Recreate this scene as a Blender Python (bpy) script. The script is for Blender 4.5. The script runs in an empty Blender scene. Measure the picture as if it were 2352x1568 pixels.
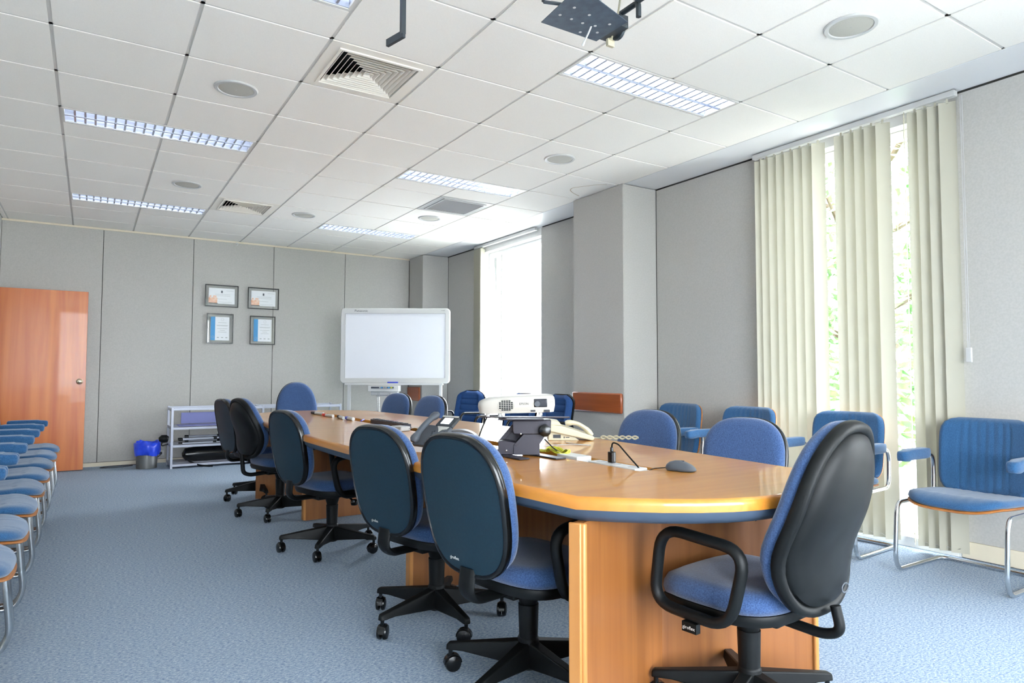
import bpy, math, random
from mathutils import Vector, Matrix
from math import sin, cos, pi, radians, sqrt, atan2
random.seed(7)
SC = bpy.context.scene
COL = SC.collection

# ------------------------------------------------------------------ camera, world, exposure
YAW, PITCH, ROLL, FPX = 0.56549, 0.04878, 0.00168, 1526.55
CAMZ = 1.075
H = 2.775
fw = Vector((sin(YAW)*cos(PITCH), cos(YAW)*cos(PITCH), sin(PITCH)))
rt = Vector((cos(YAW), -sin(YAW), 0)); up = rt.cross(fw)
r2 = cos(ROLL)*rt + sin(ROLL)*up; u2 = -sin(ROLL)*rt + cos(ROLL)*up
cam = bpy.data.objects.new('camera', bpy.data.cameras.new('camera'))
COL.objects.link(cam)
cam.matrix_world = Matrix(((r2.x, u2.x, -fw.x, 0), (r2.y, u2.y, -fw.y, 0), (r2.z, u2.z, -fw.z, CAMZ), (0, 0, 0, 1)))
cam.data.sensor_width = 36.0
cam.data.lens = FPX/2352*36
cam.data.clip_start = 0.02
SC.camera = cam
SC.view_settings.view_transform = 'Standard'
SC.view_settings.look = 'None'
SC.view_settings.gamma = 1.0
SC.view_settings.exposure = 1.86
SC.view_settings.use_curve_mapping = False
SKY_STRENGTH = 7.4
w = bpy.data.worlds.new('sky'); SC.world = w; w.use_nodes = True
bg = w.node_tree.nodes['Background']
bg.inputs[0].default_value = (0.86, 0.93, 1.0, 1); bg.inputs[1].default_value = SKY_STRENGTH

def portal(y0, y1):
    l = bpy.data.lights.new('window_daylight', 'AREA'); l.shape = 'RECTANGLE'
    l.size = y1-y0; l.size_y = 2.6; l.cycles.is_portal = True
    o = bpy.data.objects.new('window_daylight', l); COL.objects.link(o)
    o.location = (4.50, (y0+y1)/2, 1.35)
    o.rotation_euler = (radians(90), 0, radians(90))
for a, b in ((1.95, 3.24), (6.26, 7.62), (-1.6, 0.3)):  # last pair: portal of the added, unseen right-wall window
    portal(a, b)
pf = bpy.data.lights.new('window_daylight', 'AREA'); pf.shape = 'RECTANGLE'; pf.size = 3.6; pf.size_y = 2.35; pf.cycles.is_portal = True
pfo = bpy.data.objects.new('window_daylight', pf); COL.objects.link(pfo); pfo.location = (1.1, -2.74, 1.475); pfo.rotation_euler = (radians(-90), 0, 0)  # portal of the added window behind the camera

# ------------------------------------------------------------------ materials
def srgb(r, g, b):
    f = lambda c: (c/255/12.92) if c/255 <= 0.04045 else ((c/255+0.055)/1.055)**2.4
    return (f(r), f(g), f(b), 1)
def mat(name, col, rough=0.5, metal=0.0, col2=None, scale=20, stretch=(1, 1, 1), bump=0, bscale=None, coat=0, spec=None, lo=0.35, hi=0.65, detail=3, trans=0, emit=None, estr=0, sheen=0):
    m = bpy.data.materials.new(name); m.use_nodes = True
    nt = m.node_tree; b = nt.nodes['Principled BSDF']
    b.inputs['Base Color'].default_value = col
    b.inputs['Roughness'].default_value = rough
    b.inputs['Metallic'].default_value = metal
    if coat: b.inputs['Coat Weight'].default_value = coat; b.inputs['Coat Roughness'].default_value = 0.04
    if spec is not None: b.inputs['Specular IOR Level'].default_value = spec
    if sheen: b.inputs['Sheen Weight'].default_value = sheen
    if emit: b.inputs['Emission Color'].default_value = emit; b.inputs['Emission Strength'].default_value = estr
    if col2 or bump:
        tc = nt.nodes.new('ShaderNodeTexCoord'); mp = nt.nodes.new('ShaderNodeMapping')
        mp.inputs['Scale'].default_value = stretch
        nt.links.new(tc.outputs['Object'], mp.inputs[0])
    if col2:
        n = nt.nodes.new('ShaderNodeTexNoise'); n.inputs['Scale'].default_value = scale; n.inputs['Detail'].default_value = detail
        nt.links.new(mp.outputs[0], n.inputs['Vector'])
        cr = nt.nodes.new('ShaderNodeValToRGB')
        cr.color_ramp.elements[0].position = lo; cr.color_ramp.elements[0].color = col
        cr.color_ramp.elements[1].position = hi; cr.color_ramp.elements[1].color = col2
        nt.links.new(n.outputs[0], cr.inputs[0]); nt.links.new(cr.outputs[0], b.inputs['Base Color'])
    if bump:
        n2 = nt.nodes.new('ShaderNodeTexNoise'); n2.inputs['Scale'].default_value = bscale or scale; n2.inputs['Detail'].default_value = 2
        nt.links.new(mp.outputs[0], n2.inputs['Vector'])
        bp = nt.nodes.new('ShaderNodeBump'); bp.inputs['Strength'].default_value = bump; bp.inputs['Distance'].default_value = 0.002
        nt.links.new(n2.outputs[0], bp.inputs['Height']); nt.links.new(bp.outputs[0], b.inputs['Normal'])
    return m

M = {}
M['wall'] = mat('wall_fabric', srgb(176, 174, 169), 0.9, col2=srgb(183, 181, 176), scale=90, stretch=(1, 1, 1), bump=0.15, bscale=500)
M['seam'] = mat('wall_seam', srgb(62, 62, 60), 0.9)
M['ceil'] = mat('ceiling_tile', srgb(246, 242, 234), 0.85, col2=srgb(241, 237, 229), scale=260, bump=0.12, bscale=600)
M['tbar'] = mat('ceiling_bar', srgb(214, 212, 206), 0.6)
M['ceilpan'] = mat('ceiling_panel', srgb(232, 232, 232), 0.35)
M['cream'] = mat('cream_paint', srgb(218, 208, 186), 0.5)
M['white'] = mat('white_plastic', srgb(196, 196, 194), 0.4)
M['whitegloss'] = mat('whiteboard_gloss', srgb(222, 223, 228), 0.15)
M['grey'] = mat('grey_plastic', srgb(178, 178, 178), 0.45)
M['wframe'] = mat('window_paint', srgb(240, 240, 238), 0.4)
M['black'] = mat('black_plastic', srgb(8, 11, 12), 0.5, col2=srgb(12, 15, 16), scale=30, spec=.25)
M['blackgloss'] = mat('black_gloss', srgb(9, 11, 12), 0.22)
M['shell'] = mat('chair_back_plastic', srgb(10, 38, 54), 0.5, col2=srgb(14, 44, 58), scale=120, bump=0.1, bscale=900)
M['fabric'] = mat('blue_upholstery', srgb(34, 60, 102), 0.95, col2=srgb(60, 88, 130), scale=240, bump=0.35, bscale=500, sheen=0.3, detail=4)
M['fabric2'] = mat('armchair_upholstery', srgb(22, 68, 108), 0.95, col2=srgb(42, 88, 128), scale=260, bump=0.35, bscale=500, sheen=0.3, detail=4)
M['fabric3'] = mat('channelled_upholstery', srgb(24, 62, 112), 0.9, col2=srgb(34, 72, 126), scale=200, bump=0.2, bscale=500)
M['ply'] = mat('plywood_edge', srgb(176, 112, 52), 0.4, col2=srgb(140, 84, 36), scale=12, stretch=(1, 1, 14))
M['chrome'] = mat('brushed_chrome', srgb(205, 208, 210), 0.2, 1.0)
M['metal'] = mat('rack_metal', srgb(176, 180, 192), 0.45, 0.3)
M['carbon'] = mat('charcoal_plastic', srgb(74, 80, 88), 0.5)
M['carbond'] = mat('charcoal_dark', srgb(44, 52, 58), 0.45)
M['silver'] = mat('silver_plastic', srgb(196, 196, 190), 0.35, 0.2)
M['beige'] = mat('beige_plastic', srgb(196, 188, 160), 0.45)
M['purple'] = mat('stand_metal', srgb(44, 42, 52), 0.4, 0.3)
M['edgeband'] = mat('table_apron_band', srgb(60, 74, 92), 0.5)
M['navy'] = mat('blue_plastic', srgb(40, 60, 190), 0.35)
M['bagblue'] = mat('blue_liner', srgb(36, 70, 226), 0.3, col2=srgb(54, 92, 240), scale=14)
M['steel'] = mat('bin_steel', srgb(132, 132, 130), 0.4, 0.8)
M['yellow'] = mat('yellow_cable', srgb(206, 206, 66), 0.5)
M['red'] = mat('red_sticker', srgb(222, 58, 44), 0.5)
M['lens'] = mat('dark_glass', srgb(12, 16, 32), 0.12)
M['projwhite'] = mat('projector_plastic', srgb(178, 175, 167), 0.4)
M['midgrey'] = mat('mid_grey_plastic', srgb(98, 100, 104), 0.5)
M['ink'] = mat('print_ink', srgb(52, 54, 60), 0.6)
M['paper'] = mat('paper', srgb(240, 238, 240), 0.7)
M['cyan'] = mat('blue_print', srgb(72, 152, 206), 0.6)
M['orange'] = mat('orange_print', srgb(232, 168, 130), 0.7, col2=srgb(240, 214, 196), scale=30)
M['knob'] = mat('brass_knob', srgb(170, 160, 140), 0.25, 1.0)
M['mauve'] = mat('lilac_board', srgb(120, 124, 176), 0.6)
M['screen'] = mat('lit_screen', srgb(230, 234, 240), 0.3, emit=srgb(232, 238, 250), estr=0.55)
M['tube'] = mat('fluorescent_tube', srgb(255, 255, 255), 0.4, emit=(0.93, 0.96, 1, 1), estr=8)
M['tube_dim'] = mat('weak_fluorescent_tube', srgb(255, 255, 255), 0.4, emit=(0.93, 0.97, 1, 1), estr=3)
M['louvre'] = mat('louvre_metal', srgb(176, 182, 196), 0.3, 0.5)
M['mesh'] = mat('speaker_mesh', srgb(196, 194, 184), 0.7, col2=srgb(176, 174, 164), scale=700)
M['vent'] = mat('vent_paint', srgb(238, 232, 220), 0.5)
M['dark'] = mat('dark_void', srgb(26, 30, 34), 0.9)
M['platemetal'] = mat('bracket_steel', srgb(84, 98, 112), 0.5, 0.4, col2=srgb(74, 86, 100), scale=30)
M['leaf'] = mat('leaf', srgb(70, 120, 60), 0.6, col2=srgb(120, 160, 80), scale=6)
M['bark'] = mat('bark', srgb(90, 74, 58), 0.9)
M['ground'] = mat('pale_paving', srgb(188, 186, 180), 0.9)

def wood(name, c1, c2, c3, rough, coat, axis='Y', sc=7):
    m = bpy.data.materials.new(name); m.use_nodes = True
    nt = m.node_tree; b = nt.nodes['Principled BSDF']; L = nt.links.new
    tc = nt.nodes.new('ShaderNodeTexCoord'); mp = nt.nodes.new('ShaderNodeMapping')
    s = {'X': (0.6, 9, 9), 'Y': (9, 0.6, 9), 'Z': (9, 9, 0.5)}[axis]
    mp.inputs['Scale'].default_value = s; L(tc.outputs['Object'], mp.inputs[0])
    n = nt.nodes.new('ShaderNodeTexNoise'); n.inputs['Scale'].default_value = sc; n.inputs['Detail'].default_value = 6; n.inputs['Distortion'].default_value = 0.4
    L(mp.outputs[0], n.inputs['Vector'])
    n2 = nt.nodes.new('ShaderNodeTexNoise'); n2.inputs['Scale'].default_value = 0.45; n2.inputs['Detail'].default_value = 2
    L(mp.outputs[0], n2.inputs['Vector'])
    cr = nt.nodes.new('ShaderNodeValToRGB'); e = cr.color_ramp.elements
    e[0].position = 0.3; e[0].color = c1; e[1].position = 0.62; e[1].color = c2
    L(n.outputs[0], cr.inputs[0])
    mx = nt.nodes.new('ShaderNodeMix'); mx.data_type = 'RGBA'
    mr = nt.nodes.new('ShaderNodeMapRange'); mr.inputs[1].default_value = 0.4; mr.inputs[2].default_value = 0.65; mr.inputs[4].default_value = 0.6
    L(n2.outputs[0], mr.inputs[0]); L(mr.outputs[0], mx.inputs[0]); L(cr.outputs[0], mx.inputs[6]); mx.inputs[7].default_value = c3
    L(mx.outputs[2], b.inputs['Base Color'])
    b.inputs['Roughness'].default_value = rough
    b.inputs['Coat Weight'].default_value = coat; b.inputs['Coat Roughness'].default_value = 0.03
    return m
M['tabletop'] = wood('table_veneer', srgb(184, 118, 34), srgb(202, 140, 52), srgb(192, 126, 40), 0.3, 0.6, 'X', 2.5)
M['tableedge'] = wood('table_edge_wood', srgb(186, 116, 36), srgb(204, 138, 54), srgb(192, 124, 44), 0.3, 0.6, 'Y', 3)
M['pedwood'] = wood('pedestal_veneer', srgb(122, 72, 30), srgb(146, 92, 44), srgb(134, 80, 36), 0.45, 0.1, 'Z', 3)
M['pedlight'] = wood('pedestal_edge', srgb(176, 118, 60), srgb(190, 132, 72), srgb(182, 122, 62), 0.45, 0.1, 'Z', 3)
M['door'] = wood('door_veneer', srgb(178, 84, 26), srgb(206, 118, 48), srgb(190, 98, 34), 0.35, 0.2, 'Z', 1.3)
M['plaque'] = wood('bumper_wood', srgb(146, 72, 34), srgb(166, 86, 44), srgb(156, 78, 38), 0.3, 0.3, 'Y', 3)

def carpet():
    m = bpy.data.materials.new('carpet'); m.use_nodes = True
    nt = m.node_tree; b = nt.nodes['Principled BSDF']; L = nt.links.new
    tc = nt.nodes.new('ShaderNodeTexCoord'); mp = nt.nodes.new('ShaderNodeMapping'); mp.inputs['Scale'].default_value = (1, 1.8, 1)
    L(tc.outputs['Object'], mp.inputs[0])
    n = nt.nodes.new('ShaderNodeTexNoise'); n.inputs['Scale'].default_value = 75; n.inputs['Detail'].default_value = 7; n.inputs['Roughness'].default_value = 0.85
    L(mp.outputs[0], n.inputs['Vector'])
    cr = nt.nodes.new('ShaderNodeValToRGB'); e = cr.color_ramp.elements
    e[0].position = 0.34; e[0].color = srgb(66, 92, 136); e[1].position = 0.68; e[1].color = srgb(216, 222, 218)
    k = e.new(0.5); k.color = srgb(150, 167, 186)
    L(n.outputs[0], cr.inputs[0])
    n3 = nt.nodes.new('ShaderNodeTexNoise'); n3.inputs['Scale'].default_value = 1.2; n3.inputs['Detail'].default_value = 3
    L(tc.outputs['Object'], n3.inputs['Vector'])
    mx = nt.nodes.new('ShaderNodeMix'); mx.data_type = 'RGBA'; mx.blend_type = 'MULTIPLY'; mx.inputs[0].default_value = 0.35
    L(cr.outputs[0], mx.inputs[6]); L(n3.outputs[0], mx.inputs[7])
    L(cr.outputs[0], b.inputs['Base Color'])
    b.inputs['Roughness'].default_value = 1.0; b.inputs['Specular IOR Level'].default_value = 0.1
    bp = nt.nodes.new('ShaderNodeBump'); bp.inputs['Strength'].default_value = 0.7; bp.inputs['Distance'].default_value = 0.004
    L(n.outputs[0], bp.inputs['Height']); L(bp.outputs[0], b.inputs['Normal'])
    return m
M['carpet'] = carpet()

def thin(name, tint, gl, trl=None, col=None):
    m = bpy.data.materials.new(name); m.use_nodes = True
    nt = m.node_tree; nt.nodes.remove(nt.nodes['Principled BSDF']); out = nt.nodes['Material Output']
    mix = nt.nodes.new('ShaderNodeMixShader'); mix.inputs[0].default_value = gl
    if trl is None:
        a = nt.nodes.new('ShaderNodeBsdfTransparent'); a.inputs[0].default_value = tint
        b = nt.nodes.new('ShaderNodeBsdfGlossy'); b.inputs['Roughness'].default_value = 0.02
    else:
        a = nt.nodes.new('ShaderNodeBsdfDiffuse'); a.inputs[0].default_value = tint
        b = nt.nodes.new('ShaderNodeBsdfTranslucent'); b.inputs[0].default_value = tint
    nt.links.new(a.outputs[0], mix.inputs[1]); nt.links.new(b.outputs[0], mix.inputs[2]); nt.links.new(mix.outputs[0], out.inputs[0])
    return m
M['glass'] = thin('window_glass', (1, 1, 1, 1), 0.05)
M['picglass'] = thin('picture_glass', (0.98, 0.99, 0.99, 1), 0.03)
M['slat'] = thin('blind_fabric', srgb(176, 173, 158), 0.030, trl=True)

# ------------------------------------------------------------------ mesh builder
class MB:
    def __init__(s): s.v = []; s.f = []; s.m = []; s.smooth = []
    def add(s, vs, fs, sm=False, mi=0, T=None):
        o = len(s.v)
        for p in vs:
            p = Vector(p); s.v.append(T @ p if T is not None else p)
        for f in fs:
            s.f.append([o+i for i in f]); s.smooth.append(sm); s.m.append(mi)
        return s
    def box(s, c, d, rz=0, T=None, mi=0):
        x, y, z = d[0]/2, d[1]/2, d[2]/2
        vs = [(i*x, j*y, k*z) for k in (-1, 1) for j in (-1, 1) for i in (-1, 1)]
        R = Matrix.Translation(c) @ Matrix.Rotation(rz, 4, 'Z')
        if T is not None: R = T @ R
        return s.add(vs, [(0, 2, 3, 1), (4, 5, 7, 6), (0, 1, 5, 4), (2, 6, 7, 3), (0, 4, 6, 2), (1, 3, 7, 5)], False, mi, R)
    def b2(s, x0, x1, y0, y1, z0, z1, mi=0):
        return s.box(((x0+x1)/2, (y0+y1)/2, (z0+z1)/2), (abs(x1-x0), abs(y1-y0), abs(z1-z0)), mi=mi)
    def cyl(s, p0, p1, r0, r1=None, n=20, caps=True, mi=0):
        r1 = r0 if r1 is None else r1
        p0 = Vector(p0); p1 = Vector(p1); d = (p1-p0).normalized()
        a = d.orthogonal().normalized(); b = d.cross(a)
        vs = [p0+(a*cos(2*pi*i/n)+b*sin(2*pi*i/n))*r0 for i in range(n)]+[p1+(a*cos(2*pi*i/n)+b*sin(2*pi*i/n))*r1 for i in range(n)]
        s.add(vs, [(i, (i+1) % n, n+(i+1) % n, n+i) for i in range(n)], True, mi)
        if caps: s.add(vs, [tuple(range(n))[::-1], tuple(range(n, 2*n))], False, mi)
        return s
    def lathe(s, prof, c=(0, 0, 0), n=32, mi=0, T=None):
        vs = []; fs = []
        for r, z in prof:
            vs += [(c[0]+r*cos(2*pi*i/n), c[1]+r*sin(2*pi*i/n), c[2]+z) for i in range(n)]
        for k in range(len(prof)-1):
            for i in range(n):
                j = (i+1) % n; fs.append((k*n+i, k*n+j, (k+1)*n+j, (k+1)*n+i))
        s.add(vs, fs, True, mi, T)
        if prof[0][0] > 1e-6: s.add(vs[:n], [tuple(range(n))[::-1]], False, mi, T)
        if prof[-1][0] > 1e-6: s.add(vs[-n:], [tuple(range(n))], False, mi, T)
        return s
    def tube(s, pts, r, n=10, closed=False, mi=0, flat=1.0):
        pts = [Vector(p) for p in pts]; N = len(pts); vs = []; fs = []
        prev = None
        for i in range(N):
            if closed: t = (pts[(i+1) % N]-pts[i-1]).normalized()
            else: t = (pts[min(i+1, N-1)]-pts[max(i-1, 0)]).normalized()
            if prev is None: a = t.orthogonal().normalized() if abs(t.z) > .9 else Vector((0, 0, 1)).cross(t).normalized()
            else:
                a = (prev - t*prev.dot(t)).normalized()
            prev = a; b = t.cross(a)
            rr = r[i] if isinstance(r, (list, tuple)) else r
            vs += [pts[i]+a*cos(2*pi*k/n)*rr*flat+b*sin(2*pi*k/n)*rr for k in range(n)]
        for i in range(N if closed else N-1):
            j = (i+1) % N
            for k in range(n):
                l = (k+1) % n; fs.append((i*n+k, i*n+l, j*n+l, j*n+k))
        s.add(vs, fs, True, mi)
        if not closed: s.add(vs[:n]+vs[-n:], [tuple(range(n))[::-1], tuple(range(n, 2*n))], False, mi)
        return s
    def prism(s, poly, z0, z1, mi=0, T=None):
        n = len(poly)
        vs = [(p[0], p[1], z0) for p in poly]+[(p[0], p[1], z1) for p in poly]
        return s.add(vs, [tuple(range(n))[::-1], tuple(range(n, 2*n))]+[(i, (i+1) % n, n+(i+1) % n, n+i) for i in range(n)], False, mi, T)
    def pillow(s, out, rings, fn, mi=0):
        """out: outline pts (a,b) around centre; rings: (scale, offset); fn(a,b,t)->xyz. First and last rings are filled."""
        n = len(out); vs = []; fs = []
        ca = sum(p[0] for p in out)/n; cb = sum(p[1] for p in out)/n
        for sc, t in rings:
            vs += [fn(ca+(p[0]-ca)*sc, cb+(p[1]-cb)*sc, t) for p in out]
        for k in range(len(rings)-1):
            for i in range(n):
                j = (i+1) % n; fs.append((k*n+i, k*n+j, (k+1)*n+j, (k+1)*n+i))
        s.add(vs, fs, True, mi)
        for k, fl in ((0, True), (len(rings)-1, False)):
            c = fn(ca, cb, rings[k][1]); ring = vs[k*n:(k+1)*n]
            s.add(ring+[c], [((i+1) % n, i, n) if fl else (i, (i+1) % n, n) for i in range(n)], True, mi)
        return s
    def build(s, name, m, parent=None, bevel=0, seg=2, ang=40, loc=None, rz=None):
        me = bpy.data.meshes.new(name)
        me.from_pydata([tuple(p) for p in s.v], [], s.f)
        ms = m if isinstance(m, (list, tuple)) else [m]
        for x in ms: me.materials.append(M[x] if isinstance(x, str) else x)
        me.polygons.foreach_set('use_smooth', [True]*len(s.f) if bevel else s.smooth)
        me.polygons.foreach_set('material_index', s.m)
        me.update()
        bm_fix(me)
        if any(s.smooth) or bevel: me.set_sharp_from_angle(angle=radians(ang))
        o = bpy.data.objects.new(name, me); COL.objects.link(o)
        if parent: o.parent = parent
        if loc: o.location = loc
        if rz is not None: o.rotation_euler = (0, 0, rz)
        if bevel:
            b = o.modifiers.new('bevel', 'BEVEL'); b.width = bevel; b.segments = seg; b.limit_method = 'ANGLE'; b.angle_limit = radians(35)
        return o
import bmesh
def bm_fix(me):
    bm = bmesh.new(); bm.from_mesh(me)
    bmesh.ops.remove_doubles(bm, verts=bm.verts, dist=1e-5)
    bmesh.ops.recalc_face_normals(bm, faces=bm.faces)
    bm.to_mesh(me); bm.free()

def thing(name, label, cat, loc=(0, 0, 0), rz=0, group=None):
    o = bpy.data.objects.new(name, None); COL.objects.link(o); o.empty_display_size = 0.1
    o.location = loc; o.rotation_euler = (0, 0, rz)
    o['label'] = label; o['category'] = cat
    if group: o['group'] = group
    return o
def tag(o, label, cat, group=None):
    o['label'] = label; o['category'] = cat
    if group: o['group'] = group
    return o
def struct(o): o['kind'] = 'structure'; return o
def dup(root, loc, rz, label, group=None, star=None):
    r = root.copy(); COL.objects.link(r); r.location = loc; r.rotation_euler = (0, 0, rz); r['label'] = label
    if group: r['group'] = group
    for ch in list(root.children):
        c = ch.copy(); COL.objects.link(c); c.parent = r
        if star is not None and ch.name.split('.')[0] in ('star_base', 'caster'): c.rotation_euler = (0, 0, star)
        for g in list(ch.children):
            d = g.copy(); COL.objects.link(d); d.parent = c
    return r
def text(s, size, m, parent, T, name='lettering', ext=0.0004, align='CENTER'):
    cu = bpy.data.curves.new(name, 'FONT'); cu.body = s; cu.size = size; cu.extrude = ext; cu.align_x = align; cu.align_y = 'CENTER'; cu.resolution_u = 2
    o = bpy.data.objects.new(name, cu); COL.objects.link(o)
    dg = bpy.context.evaluated_depsgraph_get(); dg.update()
    me = bpy.data.meshes.new_from_object(o.evaluated_get(dg))
    bpy.data.objects.remove(o); bpy.data.curves.remove(cu)
    me.name = name; me.materials.clear(); me.materials.append(M[m])
    t = bpy.data.objects.new(name, me); COL.objects.link(t)
    if parent: t.parent = parent
    t.matrix_local = T
    return t
def frame_T(o, x, y):
    """matrix with local x,y axes along given vectors at origin o"""
    x = Vector(x).normalized(); y = Vector(y); y = (y-x*y.dot(x)).normalized(); z = x.cross(y)
    return Matrix(((x.x, y.x, z.x, o[0]), (x.y, y.y, z.y, o[1]), (x.z, y.z, z.z, o[2]), (0, 0, 0, 1)))
def fillet(pts, r, n=5, closed=False):
    """round the corners of a polyline"""
    P = [Vector(p) for p in pts]; out = []; N = len(P)
    for i in range(N):
        if not closed and i in (0, N-1): out.append(P[i]); continue
        a, b, c = P[i-1], P[i], P[(i+1) % N]
        u = (a-b); v = (c-b); rr = min(r, u.length*0.49, v.length*0.49)
        u = u.normalized()*rr; v = v.normalized()*rr
        for k in range(n+1):
            t = k/n; out.append((b+u)*(1-t)**2+b*2*t*(1-t)+(b+v)*t*t)
    return out
def superel(hw, hh, e=2.6, n=48, cx=0, cy=0, taper=0, etop=None):
    pts = []
    for i in range(n):
        a = 2*pi*i/n; c, s_ = cos(a), sin(a); ee = e if s_ < 0 or etop is None else etop
        x = math.copysign(abs(c)**(2/ee), c)*hw; y = math.copysign(abs(s_)**(2/ee), s_)*hh
        pts.append((cx+x*(1+taper*y/hh), cy+y))
    return pts
def rrect(x0, x1, y0, y1, r, n=5):
    out = []
    for cx, cy, a0 in ((x1-r, y1-r, 0), (x0+r, y1-r, 90), (x0+r, y0+r, 180), (x1-r, y0+r, 270)):
        for k in range(n+1):
            a = radians(a0+90*k/n); out.append((cx+r*cos(a), cy+r*sin(a)))
    return out

# ------------------------------------------------------------------ room shell
XL, XR, YB, YF = -0.86, 4.37, 9.095, -2.6
struct(MB().b2(XL-1.3, XR+0.2, YF-0.15, YB+0.15, -0.1, 0).build('floor', 'carpet'))
# ceiling: tegular tiles on a grid of bars
GX0, GP, GY0, GQ = -0.207, 0.6, 3.28, 0.5965
light_cells = {}
for j in (-9, -5, -1, 3, 7):
    for i in (0, 1, 4, 5): light_cells[(i, j)] = 1
vent_cells = {(2, 0), (2, 6), (5, 4), (2, -6)}
cm = MB()
XE = GX0+7*GP
gap = 0.009
for i in range(-2, 7):
    x0 = max(GX0+i*GP, XL); x1 = GX0+(i+1)*GP
    if x1 <= XL+.05: continue
    for j in range(-10, 10):
        y0 = max(GY0+j*GQ, YF); y1 = min(GY0+(j+1)*GQ, YB)
        if y1 <= YF+.02 or y0 >= YB-.02 or (i, j) in vent_cells: continue
        if (i, j) in light_cells: y0 = y0+0.298
        cm.b2(x0+gap, x1-gap, y0+gap, y1-gap, H, H+0.012)
bars = MB()
for i in range(-1, 8):
    x = GX0+i*GP
    if i in (1, 5):
        e = [YF]
        for j in (-9, -5, -1, 3, 7): e += [max(YF, GY0+j*GQ), GY0+j*GQ+.298]
        e.append(YB)
        for a, b in zip(e[::2], e[1::2]):
            if b-a > .02: bars.b2(x-.012, x+.012, a, b, H+.005, H+.03)
    else: bars.b2(x-.012, x+.012, YF, YB, H+.005, H+.03)
for j in range(-9, 10):
    y = GY0+j*GQ
    bars.b2(XL, XE, y-.012, y+.012, H+.005, H+.03)
    if j in (-9, -5, -1, 3, 7):
        for a in (0, 4): bars.b2(GX0+a*GP, GX0+(a+2)*GP, y+.286, y+.31, H+.005, H+.03)
struct(cm.build('ceiling', 'ceil'))
struct(bars.build('ceiling_grid', 'tbar'))
# solid deck above grid
struct(MB().b2(XL-.2, XR+.2, YF-.2, YB+.2, H+0.16, H+.26).build('ceiling_deck', 'white'))
struct(MB().b2(XE+.006, XR, YF, YB, H+.002, H+.02).build('ceiling_edge_panel', 'ceilpan', bevel=.002))

M['stain'] = mat('water_stain', srgb(196, 176, 150), 0.9)
_st = MB().tube(fillet([(x, y, H+.0015) for x, y in [(3.879, 4.524), (3.8, 4.575), (3.736, 4.682), (3.679, 4.769), (3.703, 4.84), (3.774, 4.899), (3.905, 4.961)]], .05), .0025, n=6, flat=2.5).build('ceiling_stain', 'stain'); struct(_st)

def wall_panels(name, spans, plane, axis, z0=0.05, z1=2.765, back=0.14):
    """fabric panels with dark seams. spans along the wall; plane = coordinate of the face"""
    mb = MB()
    for a, b in spans:
        if axis == 'y':  # back wall, normal -y
            mb.b2(a+.003, b-.003, plane, plane+.03, z0, z1, mi=0)
        elif axis == 'x':
            mb.b2(plane, plane+.03, a+.003, b-.003, z0, z1, mi=0)
        else:
            mb.b2(plane-.03, plane, a+.003, b-.003, z0, z1, mi=0)
    return mb
xs = [XL, 0.096, 1.058, 2.026, 2.991, 3.962]
mb = wall_panels('wall_back', list(zip(xs[:-1], xs[1:])), YB, 'y')
mb.b2(XL-.2, XR+.2, YB+.012, YB+.15, 0, H+.2, mi=1)
struct(mb.build('wall_back', ['wall', 'seam'], bevel=.0015, seg=1))
struct(MB().b2(XL, 3.962, YB-.012, YB+.02, H-.022, H-.001).build('trim_1', 'cream'))
struct(MB().b2(XL, 3.962, YB-.004, YB+.02, 0, .045).build('baseboard_back', 'cream'))
# right wall with openings
W1 = (6.26, 7.62); W2 = (1.95, 3.24); W3_ADDED = (-1.6, 0.3)  # third opening is out of view, added to even out the daylight
ZW0, ZW1 = 0.06, 2.68
mb = wall_panels('r', [(7.62, 8.62), (5.13, 6.26), (3.24, 4.41), (0.9, 1.95), (0.3, 0.9), (-2.6, -1.6)], XR, 'x', z0=.10)
for a, b in ((7.62, YB+.1), (3.24, 6.26), (0.3, 1.95), (YF-.1, -1.6)):
    mb.b2(XR+.012, XR+.22, a, b, 0, H+.2, mi=1)
for a, b in (W1, W2, W3_ADDED):
    mb.b2(XR+.0, XR+.22, a, b, ZW1, H+.2, mi=2); mb.b2(XR+.0, XR+.22, a, b, -.1, ZW0, mi=2)
    for y in (a-.008, b+.008): mb.b2(XR+.001, XR+.22, y-.009, y+.009, 0, H, mi=2)
struct(mb.build('wall_right', ['wall', 'seam', 'wframe'], bevel=.0015, seg=1))
mb = MB()
for a, b in ((7.62, 8.62), (5.13, 6.26), (3.24, 4.41), (0.3, 1.93), (YF, -1.6)): mb.b2(XR-.006, XR+.02, a, b, 0.004, .10)
struct(mb.build('baseboard_right', 'cream', bevel=.002))
# pillars
def pillar(y0, y1, name):
    mb = MB(); mb.b2(3.972, XR+.01, y0+.006, y1-.006, 0, H-.003, mi=1)
    mb.b2(3.965, 3.98, y0+.003, y1-.003, .05, H-.004); mb.b2(3.969, XR-.003, y0, y0+.012, .05, H-.004)
    mb.b2(3.969, XR-.003, y1-.012, y1, .05, H-.004)
    return struct(mb.build(name, ['wall', 'seam'], bevel=.0015, seg=1))
pillar(4.41, 5.128, 'wall_pillar'); pillar(8.62, 9.095, 'wall_pillar')
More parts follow.
